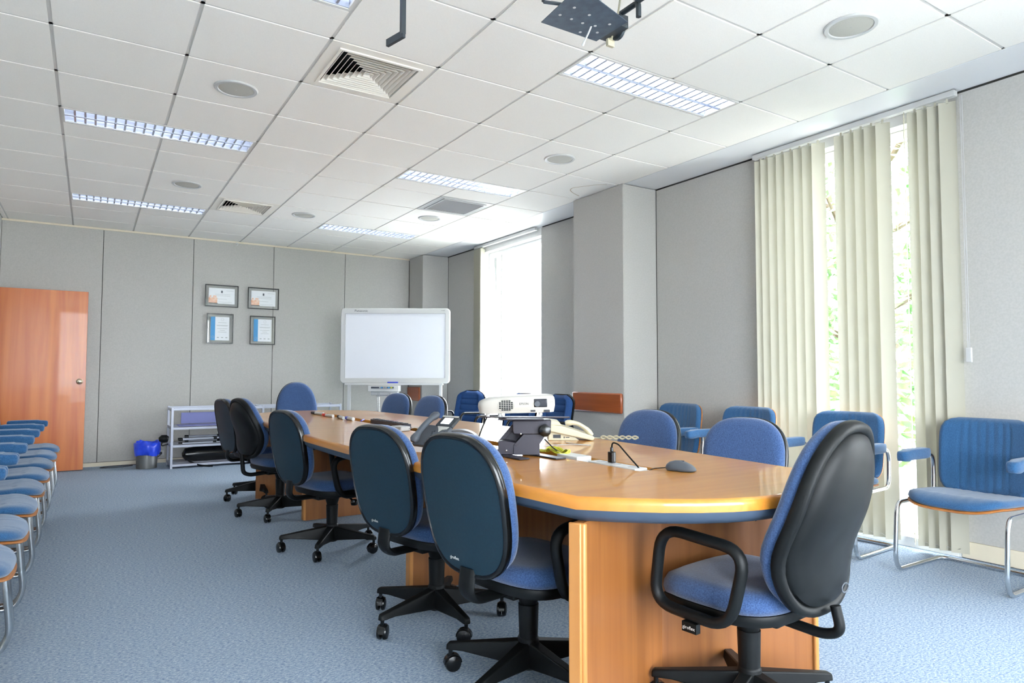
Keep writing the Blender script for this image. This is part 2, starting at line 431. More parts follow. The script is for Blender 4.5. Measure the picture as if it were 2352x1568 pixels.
# left wall with doorway (door leaf stands open against the room)
mb = MB()
DY0, DY1 = 7.96, 8.83
mb.b2(XL-.12, XL, YF-.1, DY0, 0, H+.2); mb.b2(XL-.12, XL, DY1, YB+.1, 0, H+.2); mb.b2(XL-.12, XL, DY0, DY1, 2.03, H+.2)
struct(mb.build('wall_left', 'white'))
mb = MB(); mb.b2(XL-1.3, XL-1.2, 6.5, 9.3, 0, 2.6); mb.b2(XL-1.3, XL-.1, 6.4, 6.5, 0, 2.6); mb.b2(XL-1.3, XL-.1, 9.29, 9.4, 0, 2.6); mb.b2(XL-1.3, XL-.1, 6.4, 9.4, 2.5, 2.6)
struct(mb.build('wall_corridor_added', 'wall'))  # unseen walls, added to stop sky light leaking in at the doorway
mb = MB(); mb.b2(XL-.13, XL+.015, DY0-.05, DY0, 0, 2.06); mb.b2(XL-.13, XL+.015, DY1, DY1+.05, 0, 2.06); mb.b2(XL-.13, XL+.015, DY0-.05, DY1+.05, 2.0, 2.06)
struct(mb.build('trim_2', 'door', bevel=.002))
mb = MB(); mb.b2(XL-.2, XR+.2, YF-.15, YF, 0, .3); mb.b2(XL-.2, XR+.2, YF-.15, YF, 2.65, H+.2)
mb.b2(XL-.2, -.7, YF-.15, YF, .3, 2.65); mb.b2(2.9, XR+.2, YF-.15, YF, .3, 2.65)
struct(mb.build('wall_front', 'wall'))
mb = MB()
for x in (-.7, .48, 1.67, 2.86): mb.b2(x, x+.04, YF-.10, YF-.05, .3, 2.65)
mb.b2(-.66, 2.86, YF-.10, YF-.05, .3, .34); mb.b2(-.66, 2.86, YF-.10, YF-.05, 2.61, 2.65)
f4 = struct(mb.build('window_4', 'wframe')); MB().b2(-.68, 2.88, YF-.078, YF-.074, .32, 2.63).build('pane', 'glass', f4)  # unseen window behind the camera, added so daylight fills the room
# door leaf
d = struct(MB().b2(XL+.012, -0.035, 8.813, 8.853, 0.008, 1.985).build('door_1', 'door', bevel=.0015, seg=1))
k = MB(); T = Matrix.Translation((-.092, 8.813, .983)) @ Matrix.Rotation(radians(90), 4, 'X')
k.lathe([(.033, 0), (.033, .004), (.012, .008), (.011, .028), (.024, .036), (.028, .048), (.024, .06), (.008, .064), (0, .064)], n=28, T=T)
k.build('door_knob', 'knob', d)

# windows: frame + glass + mullion
def window(n, y0, y1, mull=()):
    mb = MB(); x0, x1 = XR+.10, XR+.15
    mb.b2(x0, x1, y0, y0+.045, ZW0, ZW1); mb.b2(x0, x1, y1-.045, y1, ZW0, ZW1)
    mb.b2(x0, x1, y0+.045, y1-.045, ZW0, ZW0+.05); mb.b2(x0, x1, y0+.045, y1-.045, ZW1-.06, ZW1)
    for y in mull: mb.b2(x0, x1, y-.018, y+.018, ZW0+.05, ZW1-.06)
    f = struct(mb.build('window_%d' % n, 'wframe', bevel=.002))
    MB().b2(XR+.122, XR+.126, y0+.04, y1-.04, ZW0+.04, ZW1-.05).build('pane', 'glass', f)
window(1, *W1, mull=(7.30,)); window(2, *W2, mull=(2.66,)); window(3, *W3_ADDED, mull=(-.65,))  # the third is the added, unseen one

# outside
struct(MB().b2(-60, 60, -60, 60, -.32, -.3).build('ground', 'ground'))
def tree(x, y, h, r, n, label):
    t = thing('leafy_tree', label, 'tree', (x, y, -.3))
    tr = MB(); tr.tube([(0, 0, 0), (.05, .03, h*.3), (-.04, .02, h*.6), (0, 0, h*.85)], [.14, .11, .08, .04], n=10)
    for k in range(9):
        a = k*2.4; z = h*(.3+.06*k); tr.tube([(0, 0, z), (cos(a)*r*.4, sin(a)*r*.4, z+.25), (cos(a)*r*.75, sin(a)*r*.75, z+.6)], [.045, .03, .012], n=6)
    tr.build('trunk', 'bark', t)
    lf = MB()
    for k in range(n):
        while True:
            p = Vector((random.uniform(-1, 1), random.uniform(-1, 1), random.uniform(-1, 1)))
            if p.length < 1: break
        c = Vector((p.x*r, p.y*r, h*.55+p.z*h*.47))
        a = Vector((random.uniform(-1, 1), random.uniform(-1, 1), random.uniform(-.6, .6))).normalized(); b = a.orthogonal().normalized()
        L = random.uniform(.06, .1)
        lf.add([c-a*L, c+b*L*.4, c+a*L, c-b*L*.4], [(0, 1, 2, 3)])
    lf.build('foliage', 'leaf', t)
tree(6.9, 3.9, 4.6, 1.25, 3800, 'green leafy tree seen through the left gap of the vertical blinds')
tree(8.3, 1.5, 5.0, 1.2, 3000, 'green leafy tree seen through the right gap of the vertical blinds')

# ------------------------------------------------------------------ ceiling fixtures
def light_fixture(x0, y0, label):
    t = thing('ceiling_light', label, 'ceiling light', (x0+.6, y0+.149, H))
    L, Wd = 1.17, .27
    mb = MB()
    mb.b2(-.594, .594, -.145, -.13, -.002, .012); mb.b2(-.594, .594, .13, .145, -.002, .012)
    mb.b2(-.594, -.58, -.13, .13, -.002, .012); mb.b2(.58, .594, -.13, .13, -.002, .012)
    mb.build('frame', 'tbar', t)
    h = MB(); h.b2(-.588, .588, -.139, -.135, .01, .1); h.b2(-.588, .588, .135, .139, .01, .1); h.b2(-.588, -.584, -.139, .139, .01, .1); h.b2(.584, .588, -.139, .139, .01, .1); h.b2(-.588, .588, -.139, .139, .1, .104)
    h.build('housing', 'louvre', t)
    lv = MB()
    for yc in (-.067, .067):
        n = 20
        for k in range(1, n):
            x = -.58+1.16*k/n
            lv.add([(x-.006, yc-.055, .004), (x+.006, yc-.055, .004), (x+.006, yc+.055, .004), (x-.006, yc+.055, .004),
                    (x-.0008, yc-.055, .042), (x+.0008, yc-.055, .042), (x+.0008, yc+.055, .042), (x-.0008, yc+.055, .042)],
                   [(0, 3, 2, 1), (4, 5, 6, 7), (0, 1, 5, 4), (2, 3, 7, 6), (1, 2, 6, 5), (0, 4, 7, 3)])
        for sgn in (-1, 1):
            lv.add([(-.58, yc+sgn*.057, .002), (.58, yc+sgn*.057, .002), (.58, yc+sgn*.05, .05), (-.58, yc+sgn*.05, .05), (-.58, yc+sgn*.062, .002), (.58, yc+sgn*.062, .002)], [(0, 1, 2, 3), (4, 5, 2, 3), (0, 1, 5, 4)])
    lv.build('louvre', 'louvre', t)
    for yc in (-.067, .067):
        MB().cyl((-.57, yc, .068), (.57, yc, .068), .013, n=8).build('tube', 'tube' if x0 > 1 else 'tube_dim', t)
    return t
FX = [(-.207, -1, 'ceiling light cut by the top edge of the picture, left of the hanging bar'),
      (2.193, -1, 'bright louvred ceiling light nearest the vertical blinds, below the projector bracket'),
      (-.207, 3, 'long louvred ceiling light at left, below the small round speaker'),
      (2.193, 3, 'louvred ceiling light beyond the square grille-less tiles, in front of the slatted return vent'),
      (-.207, 7, 'farthest left louvred ceiling light, close to the back wall above the certificates'),
      (2.193, 7, 'farthest right louvred ceiling light, above the whiteboard'),
      (-.207, -5, 'louvred ceiling light behind the viewpoint, over the near end of the armchair row'),
      (2.193, -5, 'louvred ceiling light behind the viewpoint, over the near window')]
for x, j, lab in FX: light_fixture(x, GY0+j*GQ, lab)

def speaker(x, y, label):
    t = thing('ceiling_speaker', label, 'speaker', (x, y, H), group='round ceiling speakers')
    MB().lathe([(.098, -.004), (.102, -.009), (.118, -.009), (.124, -.003), (.124, .0)], n=40).build('rim', 'white', t)
    MB().lathe([(0, -.0075), (.09, -.0065), (.099, -.004), (.099, 0)], n=40).build('grille', 'mesh', t)
    MB().lathe([(0, -.0095), (.003, -.009), (.003, -.0065)], n=10).build('screw', 'grey', t)
for x, y, lab in ((.693, 4.175, 'round ceiling speaker between the near square diffuser and the left light'),
                  (.693, 6.56, 'round ceiling speaker just in front of the farthest left ceiling light'),
                  (3.093, 4.175, 'round ceiling speaker above the stained pillar, behind the bright near light'),
                  (1.893, 7.157, 'round ceiling speaker right of the far square diffuser'),
                  (3.093, 6.56, 'round ceiling speaker behind the slatted return vent'),
                  (3.093, 1.789, 'large looking round ceiling speaker nearest the viewer, above the blinds')):
    speaker(x, y, lab)

def diffuser(x, y, label, kind=4):
    t = thing('air_diffuser' if kind == 4 else 'return_vent', label, 'air vent', (x, y, H))
    o = .29; i = .235
    mb = MB()
    for a, b in ((o, i),):
        mb.b2(-a, a, -a, -b, -.001, .008); mb.b2(-a, a, b, a, -.001, .008); mb.b2(-a, -b, -b, b, -.001, .008); mb.b2(b, a, -b, b, -.001, .008)
    a, b = i, i-.016
    mb.b2(-a, a, -a, -b, -.008, .008); mb.b2(-a, a, b, a, -.008, .008); mb.b2(-a, -b, -b, b, -.008, .008); mb.b2(b, a, -b, b, -.008, .008)
    mb.build('frame', 'vent' if kind == 4 else 'white', t)
    h = MB(); h.b2(-i, i, -i, i, .1, .104); h.b2(-i, -i+.003, -i, i, .008, .1); h.b2(i-.003, i, -i, i, .008, .1); h.b2(-i, i, -i, -i+.003, .008, .1); h.b2(-i, i, i-.003, i, .008, .1)
    h.build('duct', 'dark', t)
    if kind == 4:
        v = MB()
        n = 8
        for k in range(n):
            s1 = .212-k*.0265; s0 = max(s1-.024, .004)
            c = lambda s_, z: [(-s_, -s_, z), (s_, -s_, z), (s_, s_, z), (-s_, s_, z)]
            v.add(c(s1, -.002)+c(s0, .032)+c(s1-.003, -.002)+c(max(s0-.003, .001), .032),
                  [(q, (q+1) % 4, 4+(q+1) % 4, 4+q) for q in range(4)]+[(8+q, 12+q, 12+(q+1) % 4, 8+(q+1) % 4) for q in range(4)]+[(q, 8+q, 8+(q+1) % 4, (q+1) % 4) for q in range(4)])
        v.build('vanes', 'vent', t)
    else:
        v = MB()
        for k in range(17):
            x_ = -.21+.42*k/16
            v.add([(x_+.013, -.22, -.004), (x_+.011, -.22, -.005), (x_-.017, -.22, .014), (x_-.015, -.22, .015)]+[(x_+.013, .22, -.004), (x_+.011, .22, -.005), (x_-.017, .22, .014), (x_-.015, .22, .015)],
                  [(0, 1, 2, 3), (4, 7, 6, 5), (0, 4, 5, 1), (1, 5, 6, 2), (2, 6, 7, 3), (3, 7, 4, 0)])
        v.build('vanes', 'white', t)
diffuser(1.293, 3.578, 'large square four-way air diffuser nearest the viewer, with dark gaps')
diffuser(1.293, 7.157, 'far square four-way air diffuser right of the far left light')
diffuser(3.093, 5.964, 'square return vent with straight parallel slats behind the middle light', kind=1)
diffuser(1.293, GY0-5.5*GQ, 'square air diffuser behind the viewpoint')

# projector bracket hanging from the ceiling
t = thing('projector_bracket', 'dark steel ceiling bracket with perforated plate and loose cables', 'bracket', (1.64, 1.97, 2.45))
RV = Vector((1, 0, 0)); 
def q2(x, y): return (x-1.64, y-1.97)
holes = [(-.115, .03), (-.06, .03), (-.005, .03), (.05, .02), (.09, .055), (-.02, -.03), (.03, .09), (-.1, -.04), (.09, -.02)]
mb = MB(); mb.prism([q2(1.456, 2.085), q2(1.733, 2.083), q2(1.738, 1.90), q2(1.50, 1.83), q2(1.44, 1.90)], 0, .003)
p = mb.build('mounting_plate', 'platemetal', t)
hb = MB()
for hx_, hy_ in holes: hb.lathe([(0, -.0012), (.006, -.0012), (.006, 0)], c=(hx_-.04, hy_, 0), n=10)
hb.build('holes', 'white', p)
mb = MB(); mb.tube(fillet([(.11, -.12, .0), (.11, -.12, .06), (.11, .09, .06)], .02), .012, n=6)
mb.b2(.095, .14, -.03, .10, .004, .055); mb.b2(-.16, .11, -.155, -.13, .05, .08)
mb.tube([(-.24, .02, .02), (-.1, -.03, .02)], .008, n=4); mb.tube([(-.24, .02, .02), (-.24, .02, .10), (-.13, -.14, .10)], .008, n=4)
mb.cyl((.14, .04, .03), (.155, .04, .03), .04, n=20); mb.cyl((.155, .07, .015), (.165, .07, .015), .012)
mb.build('arm', 'carbond', t, bevel=.002)
MB().cyl((-.02, -.14, .08), (-.02, -.14, H-2.45), .022, n=16).lathe([(.06, H-2.45-.006), (.06, H-2.45)], c=(-.02, -.14, 0)).build('pole', 'carbond', t)
MB().tube(fillet([(-.0, -.12, .2), (.0, .0, .04), (.0, .05, -.02), (-.004, .07, -.045)], .05), .0035, n=8).cyl((-.004, .07, -.045), (-.006, .08, -.06), .006, .005, n=10).build('audio_cable', 'white', t)
MB().tube(fillet([(.03, -.13, .2), (.09, -.03, .06), (.13, .06, .0)], .05), .004, n=8).box((.135, .075, -.012), (.034, .014, .03)).box((.133, .07, .006), (.018, .011, .02)).build('video_cable', 'beige', t)
# hanging bar for screen
t = thing('hanging_bar', 'thin dark steel bar hanging from the ceiling above the near diffuser', 'bracket', (1.036, 2.465, 2.45))
mb = MB(); mb.b2(-.009, .009, -.012, .012, 0, H-2.45); mb.b2(-.03, .03, -.03, .03, H-2.454, H-2.45)
mb.build('rod', 'carbond', t, bevel=.001)
MB().box((-.012, .045, .0), (.014, .115, .03), rz=radians(14)).build('foot', 'carbond', t, bevel=.001)
# wall hook at the back cornice and small sprinkler
t = thing('wall_hook', 'small white hook on the cornice of the back wall, above the certificates', 'hook', (1.56, YB-.012, H-.03))
MB().tube(fillet([(0, 0, .008), (0, -.03, .004), (0, -.03, -.025), (-.04, -.03, -.028)], .01), .005, n=8).build('hook_wire', 'white', t)
MB().box((0, -.003, .006), (.03, .006, .02)).build('hook_plate', 'white', t)

# ------------------------------------------------------------------ blinds
def chain_thing(y, x, label):
    t = thing('blind_chain', label, 'blind chain', (x, y, 0))
    MB().tube([(0, -.004, 2.73), (0, -.004, 1.17)], .0022, n=6).tube([(0, .006, 2.73), (0, .006, 1.17)], .0022, n=6).build('cord', 'grey', t)
    MB().box((0, 0, 1.19), (.018, .03, .085)).build('weight', 'white', t, bevel=.003)
def blind(ys, y0, y1, label, wide=.089, ang=None):
    t = thing('vertical_blind', label, 'blind', (4.315, (y0+y1)/2, 0)); yc = (y0+y1)/2
    MB().b2(-.022, .022, y0-yc, y1-yc, 2.735, 2.77).build('headrail', 'white', t, bevel=.003)
    sl = None
    for k, y in enumerate(ys):
        a = ang[k] if ang else 38
        if sl is None:
            mb = MB(); n = 6; vs = []
            for i in range(n+1):
                u = -wide/2+wide*i/n; b = .006*(1-(2*u/wide)**2)
                vs += [(b, u, .035), (b, u, 2.715)]
            mb.add(vs, [(2*i, 2*i+2, 2*i+3, 2*i+1) for i in range(n)], True)
            mb.box((.004, 0, 2.722), (.004, .012, .03))
            o = sl = mb.build('slat', 'slat', t)
        else:
            o = sl.copy(); COL.objects.link(o); o.parent = t
        o.location = (0, y-yc, 0); o.rotation_euler = (0, 0, radians(a))
    mb = MB()
    for a, b in zip(ys[:-1], ys[1:]):
        if abs(a-b) < .1: mb.tube([(0, a-yc, .06), (0, (a+b)/2-yc, .045), (0, b-yc, .06)], .0012, n=4)
    mb.build('bottom_chain', 'white', t)
blind([3.235, 3.18, 3.115, 3.045, 2.975, 2.90, 2.83, 2.755, 2.585, 2.515, 2.445, 2.375, 2.30, 2.165+.005, 2.10, 2.04, 1.98, 1.915], 1.865, 3.295,
      'cream vertical blind with wide slats at the right-hand window', ang=[34]*7+[44]+[32]*4+[48, -62, 38, 36, 34, 24])
blind([7.70-.02*k for k in range(10)], 6.28, 7.72, 'cream vertical blind drawn aside at the far window', ang=[-70]*10)
blind([.25-.08*k for k in range(24)], -1.66, .36, 'vertical blind at the added window behind the viewpoint', ang=[40]*24)
chain_thing(1.838, 4.315, 'thin beaded blind chain with white weight hanging right of the near blind')

# ------------------------------------------------------------------ wall things
def bumper(y0, y1, z0, z1, x, label):
    o = MB().b2(x-.03, x, y0, y1, z0, z1).build('wall_bumper', 'plaque', bevel=.012, seg=2); tag(o, label, 'wall bumper')
bumper(4.42, 5.12, .726, .905, 3.965, 'red-brown wooden bumper board on the near pillar')
bumper(8.66, 9.07, .69, .885, 3.965, 'brown wooden bumper board in the back corner behind the whiteboard')

def picture(x0, x1, z0, z1, kind, label):
    t = thing('framed_certificate', label, 'certificate', ((x0+x1)/2, YB, (z0+z1)/2), group='framed certificates on the back wall')
    hw, hh = (x1-x0)/2, (z1-z0)/2; f = .011
    fr = MB(); fr.b2(-hw, hw, -.03, -.012, -hh, -hh+f); fr.b2(-hw, hw, -.03, -.012, hh-f, hh); fr.b2(-hw, -hw+f, -.03, -.012, -hh+f, hh-f); fr.b2(hw-f, hw, -.03, -.012, -hh+f, hh-f)
    for sx in (-1, 1): fr.b2(sx*hw*.8-.008, sx*hw*.8+.008, -.014, 0, hh-f, hh)
    fr.build('frame', 'blackgloss', t)
    MB().b2(-hw+f, hw-f, -.022, -.020, -hh+f, hh-f).build('glazing', 'picglass', t)
    if kind == 'L':
        pw, ph = hw*.78, hh*.70
        s = MB().b2(-pw, pw, -.0195, -.0185, -ph, ph).build('sheet', 'paper', t)
        MB().b2(-pw, -pw+.10, -.0202, -.0196, -ph+.008, -ph+.075).b2(-pw+.01, -pw+.03, -.0202, -.0196, -ph+.08, -ph+.10).b2(-pw+.05, -pw+.09, -.0202, -.0196, -ph+.08, -ph+.10).build('print', 'orange', s)
        MB().b2(-pw, -pw+.105, -.0204, -.0196, -ph, -ph+.008).b2(-.01, .01, -.0202, -.0196, ph-.06, ph-.03).build('print', 'carbon', s)
        lm = MB()
        for zz, a, b in ((ph-.03, .05, .14), (ph-.08, -.08, .1), (0, -.09, .1), (-.04, -.07, .06), (-ph+.02, -.04, .12)): lm.b2(a, b, -.0201, -.0196, zz, zz+.003)
        lm.build('print', 'grey', s)
    else:
        pw, ph = hw*.70, hh*.78
        s = MB().b2(-pw, pw, -.0195, -.0185, -ph, ph).build('sheet', 'paper', t)
        MB().b2(-pw, -pw+pw*.48, -.0202, -.0196, -ph, ph).build('print', 'cyan', s)
        lm = MB()
        for zz, a in ((ph*.5, .05), (ph*.28, .07), (ph*.22, .06), (0, .06), (-ph*.15, .03), (-ph*.3, .05)):
            lm.b2(pw*.25-a, pw*.25+a, -.0201, -.0196, zz, zz+.004)
        for a in (-.05, .0, .05): lm.b2(pw*.25+a-.012, pw*.25+a+.012, -.0201, -.0196, -ph*.8, -ph*.8+.012)
        lm.build('print', 'grey', s)
        T = Matrix.Translation((pw*.25, -.0196, ph*.78)) @ Matrix.Rotation(radians(90), 4, 'X')
        lm = MB(); lm.tube([T @ Vector((.016*cos(a), .016*sin(a), 0)) for a in [2*pi*i/16 for i in range(16)]], .0012, n=4, closed=True)
        T = Matrix.Translation((-pw*.76, -.0203, -ph*.72)) @ Matrix.Rotation(radians(90), 4, 'X')
        lm.tube([T @ Vector((.014*cos(a), .014*sin(a), 0)) for a in [2*pi*i/16 for i in range(16)]], .0016, n=4, closed=True)
        lm.build('print', 'grey', s)
picture(1.195, 1.588, 1.917, 2.197, 'L', 'black-framed landscape certificate, upper left of the four on the back wall')
picture(1.703, 2.092, 1.915, 2.195, 'L', 'black-framed landscape certificate, upper right of the four on the back wall')
picture(1.222, 1.534, 1.452, 1.832, 'P', 'black-framed portrait certificate with blue stripe, lower left of four')
picture(1.736, 2.052, 1.452, 1.824, 'P', 'black-framed portrait certificate with blue stripe, lower right of four')

# wall outlet
t = thing('wall_outlet', 'small white power outlet low on the back wall beside the rack', 'outlet', (.745, YB, .115))
MB().box((0, -.006, 0), (.08, .012, .06)).build('plate', 'white', t, bevel=.003)
MB().box((.0, -.013, 0), (.04, .004, .03)).build('sockets', 'ink', t)
# floor cable
o = MB().tube(fillet([(.75, 9.07, .10), (.62, 8.98, .008), (.42, 9.0, .008), (.2, 8.98, .008), (-.0+.1, 8.88, .008), (.3, 8.82, .008), (.45, 8.93, .008)], .09), .005, n=6).build('power_cable', 'ink')
tag(o, 'thin dark cable lying on the carpet left of the waste bin', 'cable')

# ------------------------------------------------------------------ waste bin
t = thing('waste_bin', 'small steel waste bin with a bright blue liner by the back wall', 'bin', (.576, 8.66, 0))
MB().lathe([(.10, 0), (.104, .004), (.118, .26), (.115, .262), (.101, .01), (0, .01)], n=32).build('bin_body', 'steel', t)
n = 40; vs = []; prof = [(.111, .15), (.124, .15), (.13, .19), (.133, .24), (.13, .285), (.112, .30), (.098, .27), (.09, .18)]
mb = MB(); fs = []
rnd = [[random.uniform(-1, 1) for _ in range(n)] for _ in prof]
for k, (r, z) in enumerate(prof):
    for i in range(n):
        a = 2*pi*i/n; q = .006*sin(5*a+k)+.004*rnd[k][i]+.003*sin(11*a-k*2)
        amp = 1 if k > 0 else .3
        zz = z+(.012*sin(3*a+1)+.006*rnd[k][i])*(1 if 0 < k < 7 else .4)
        vs.append(((r+q*amp)*cos(a), (r+q*amp)*sin(a), zz))
for k in range(len(prof)-1):
    for i in range(n):
        j = (i+1) % n; fs.append((k*n+i, k*n+j, (k+1)*n+j, (k+1)*n+i))
mb.add(vs, fs, True); mb.build('liner', 'bagblue', t, ang=60)

# ------------------------------------------------------------------ storage rack
t = thing('storage_rack', 'low grey metal rack with three shelves along the back wall', 'rack', (.79, 8.41, 0))
for k, x in enumerate((0, .98, 1.93)):
    mb = MB(); mb.b2(x, x+.025, 0, .03, 0, .69); mb.b2(x, x+.025, .42, .45, 0, .69)
    for z in (.05, .26, .46, .665): mb.b2(x+.002, x+.023, .03, .42, z-.02, z+.01)
    mb.build('upright', 'metal', t, bevel=.002)
for x0, x1 in ((.025, .98), (1.005, 1.93)):
    for z in (.05, .264, .464): MB().b2(x0, x1, .0, .44, z, z+.004).b2(x0, x1, 0, .012, z-.026, z+.004).b2(x0, x1, .43, .44, z-.026, z+.004).build('shelf', 'metal', t)
    MB().b2(x0, x1, .0, .02, .655, .685).b2(x0, x1, .425, .445, .655, .685).build('top_rail', 'metal', t, bevel=.001)
# things on the rack
o = MB().box((1.13, 8.60, .473), (.5, .3, .006)).box((1.22, 8.79, .545), (.58, .008, .13)).build('folded_board', 'mauve', bevel=.001)
tag(o, 'lilac folded board lying and leaning on the upper shelf of the rack', 'board')
o = MB().box((1.66, 8.55, .487), (.12, .2, .035)).build('open_box', 'plaque', bevel=.002); tag(o, 'small brown box on the upper shelf behind the chairs', 'box')
def tripod(loc, rz, label, L=.85):
    t = thing('folded_tripod', label, 'tripod', loc, rz)
    for a in (0, 1, 2):
        y, z = .034*cos(a*2.1+.5), .034*sin(a*2.1+.5)+.035
        m_ = MB(); m_.tube([(0, y*1.2, z), (L*.42, y, z)], .011, n=8); m_.tube([(L*.42, y, z), (L*.75, y*.8, z)], .008, n=8)
        l = m_.build('leg', 'metal', t)
        MB().cyl((L*.41, y, z), (L*.45, y, z), .015, n=10).cyl((-.02, y*1.2, z), (.02, y*1.2, z), .014, n=10).build('clamp', 'blackgloss', l)
    MB().cyl((L*.72, 0, .035), (L*.9, 0, .035), .02, n=12).box((L*.92, 0, .05), (.06, .06, .05)).build('head', 'black', t, bevel=.004)
    return t
tripod((.90, 8.52, .268), .03, 'silver and black folded tripod at the front of the middle shelf')
tripod((.98, 8.66, .285), -.05, 'second silver folded tripod lying behind on the middle shelf', .8)
t = thing('tripod_bag', 'black tripod bag end poking out of the left side of the rack', 'bag', (.0, 0, 0))
MB().tube([(.68, 8.50, .33), (.71, 8.50, .335), (.75, 8.50, .335), (.775, 8.50, .33)], [.022, .045, .045, .03], n=14).build('pouch', 'black', t)
MB().tube(fillet([(.71, 8.47, .30), (.70, 8.44, .262), (.77, 8.46, .275)], .02), .006, n=6).build('strap', 'black', t)
t = thing('carry_bag', 'long shiny black bag lying on the bottom shelf of the rack', 'bag', (.98, 8.60, .055))
MB().tube([(-.05, 0, .075), (-.02, 0, .08), (.1, 0, .085), (.5, 0, .08), (.68, 0, .07), (.72, 0, .06)], [.02, .07, .085, .082, .07, .02], n=20).build('bag_body', 'blackgloss', t)
MB().tube(fillet([(-.03, -.07, .08), (-.0, -.12, .02), (.1, -.2, -.03), (.25, -.22, -.05)], .05), .012, n=6, flat=.3).build('strap', 'black', t)

# ------------------------------------------------------------------ whiteboard
WBX = Vector((.844, -.536, 0)); rzw = atan2(-.536, .844)
t = thing('electronic_whiteboard', 'large white electronic whiteboard on legs standing across the corner', 'whiteboard', (3.244, 7.855, 0), rzw)
hw = .688
def wbmap(a, b, tt): return (a, -tt, b)
o1 = rrect(-hw, hw, .955, 1.90, .045)
mb = MB(); n = len(o1)
def inset(x0, x1, z0, z1, r): return rrect(x0, x1, z0, z1, r)
rings = [(o1, -.035), (o1, .012), (rrect(-hw+.008, hw-.008, .963, 1.892, .04), .022), (rrect(-.632, .632, 1.018, 1.838, .008), .022), (rrect(-.628, .628, 1.022, 1.834, .006), .006)]
vs = []; fs = []
for pl, dd in rings: vs += [(p_[0], -dd, p_[1]) for p_ in pl]
for k in range(len(rings)-1):
    for i in range(n): fs.append((k*n+i, k*n+(i+1) % n, (k+1)*n+(i+1) % n, (k+1)*n+i))
mb.add(vs, fs); mb.add(vs[:n], [tuple(range(n))])
mb.build('frame', 'white', t)
MB().b2(-.629, .629, -.012, -.004, 1.021, 1.835).build('writing_surface', 'whitegloss', t)
MB().b2(-.628, .628, -.024, -.006, 1.832, 1.838).b2(-.63, -.624, -.024, -.006, 1.02, 1.838).build('edge_strip', 'grey', t)
MB().b2(-.61, .61, -.075, -.0, .935, .950).b2(-.61, .61, -.08, -.073, .935, .958).build('pen_tray', 'white', t, bevel=.002)
text('Panasonic', .042, 'ink', t, frame_T((-.43, -.0225, 1.866), (1, 0, 0), (0, 0, 1)))
text('KX-B630', .012, 'ink', t, frame_T((.60, -.0225, 1.872), (1, 0, 0), (0, 0, 1)))
for sx in (-.575, .575):
    l = MB(); l.b2(sx-.018, sx+.018, -.02, .02, .03, .96); l.box((sx, 0, .045), (.04, .5, .03)); l.build('leg', 'white', t, bevel=.003)
    for sy in (-.22, .22):
        pass
MB().b2(-.575, .575, -.01, .01, .2, .23).build('cross_bar', 'white', t)
u = MB(); u.prism([(-.07, .0), (.10, 0), (.10, .075), (-.06, .075)], -.19, .19, T=Matrix(((0, 0, 1, -.12), (1, 0, 0, -.07), (0, 1, 0, .855), (0, 0, 0, 1))))
u = u.build('printer_unit', 'white', t, bevel=.004)
MB().b2(-.27, .01, -.146, -.135, .893, .915).build('control_panel', 'carbon', u)
bt = MB()
for k, x in enumerate((-.16, -.135, -.11, -.085)): bt.b2(x-.008, x+.008, -.149, -.145, .897, .911)
bt.build('button', 'white', u)
MB().b2(-.066, -.036, -.149, -.145, .897, .911).b2(-.148, -.126, -.1495, -.145, .897, .911).build('button', 'cyan', u); MB().b2(-.03, -.008, -.149, -.145, .897, .911).build('button', 'yellow', u)
MB().b2(-.28, .05, -.11, .02, .81, .852).b2(-.22, .01, -.09, .02, .795, .808).build('paper_tray', 'grey', t, bevel=.004)
w_ = MB()
for x in (-.19, -.17, -.06, -.04): w_.tube(fillet([(x, -.12, .84), (x, -.14, .80), (x, -.14, .585), (x, .0, .575)], .02), .0035, n=6)
w_.tube([(-.20, -.14, .585), (-.03, -.14, .585)], .0035, n=6).tube([(-.19, -.02, .577), (-.04, -.02, .577)], .0035, n=6)
w_.build('wire_basket', 'chrome', t)
e = thing('board_eraser', 'blue eraser lying on the whiteboard tray', 'eraser', t.location+Matrix.Rotation(rzw, 3, 'Z') @ Vector((-.02, -.045, .952)), rzw)
MB().box((0, 0, .014), (.13, .045, .018)).build('grip', 'navy', e, bevel=.003)
MB().box((0, 0, .0025), (.125, .04, .005)).build('felt', 'ink', e)

# ------------------------------------------------------------------ conference table
TX = 1.69
def hwid(y): return .525+.135*(1-((y-3.765)/2.265)**2)
def outline(ins=0.0, n=14, m=12):
    P = []
    ys = [1.50+4.53*i/n for i in range(n+1)]
    for i in range(m): u = -1+2*i/m; P.append((TX+.525*u, 1.50-.29*(1-u*u)))
    for y in ys[:-1]: P.append((TX+hwid(y), y))
    for i in range(m): u = 1-2*i/m; P.append((TX+.525*u, 6.03+.29*(1-u*u)))
    for y in ys[::-1][:-1]: P.append((TX-hwid(y), y))
    if ins:
        Q = []; N = len(P)
        for i in range(N):
            a = Vector(P[i-1]); b = Vector(P[i]); c = Vector(P[(i+1) % N])
            n1 = Vector((-(b-a).y, (b-a).x)).normalized(); n2 = Vector((-(c-b).y, (c-b).x)).normalized()
            nn = (n1+n2).normalized(); Q.append((b.x+nn.x*ins, b.y+nn.y*ins))
        P = Q
    return P
TZ = .73
tab = thing('conference_table', 'long boat-shaped honey wood conference table with a cable slot down the middle', 'table', (TX, 3.765, 0))
S0, S1, SA, SB = 1.66, 1.76, 1.77, 5.78
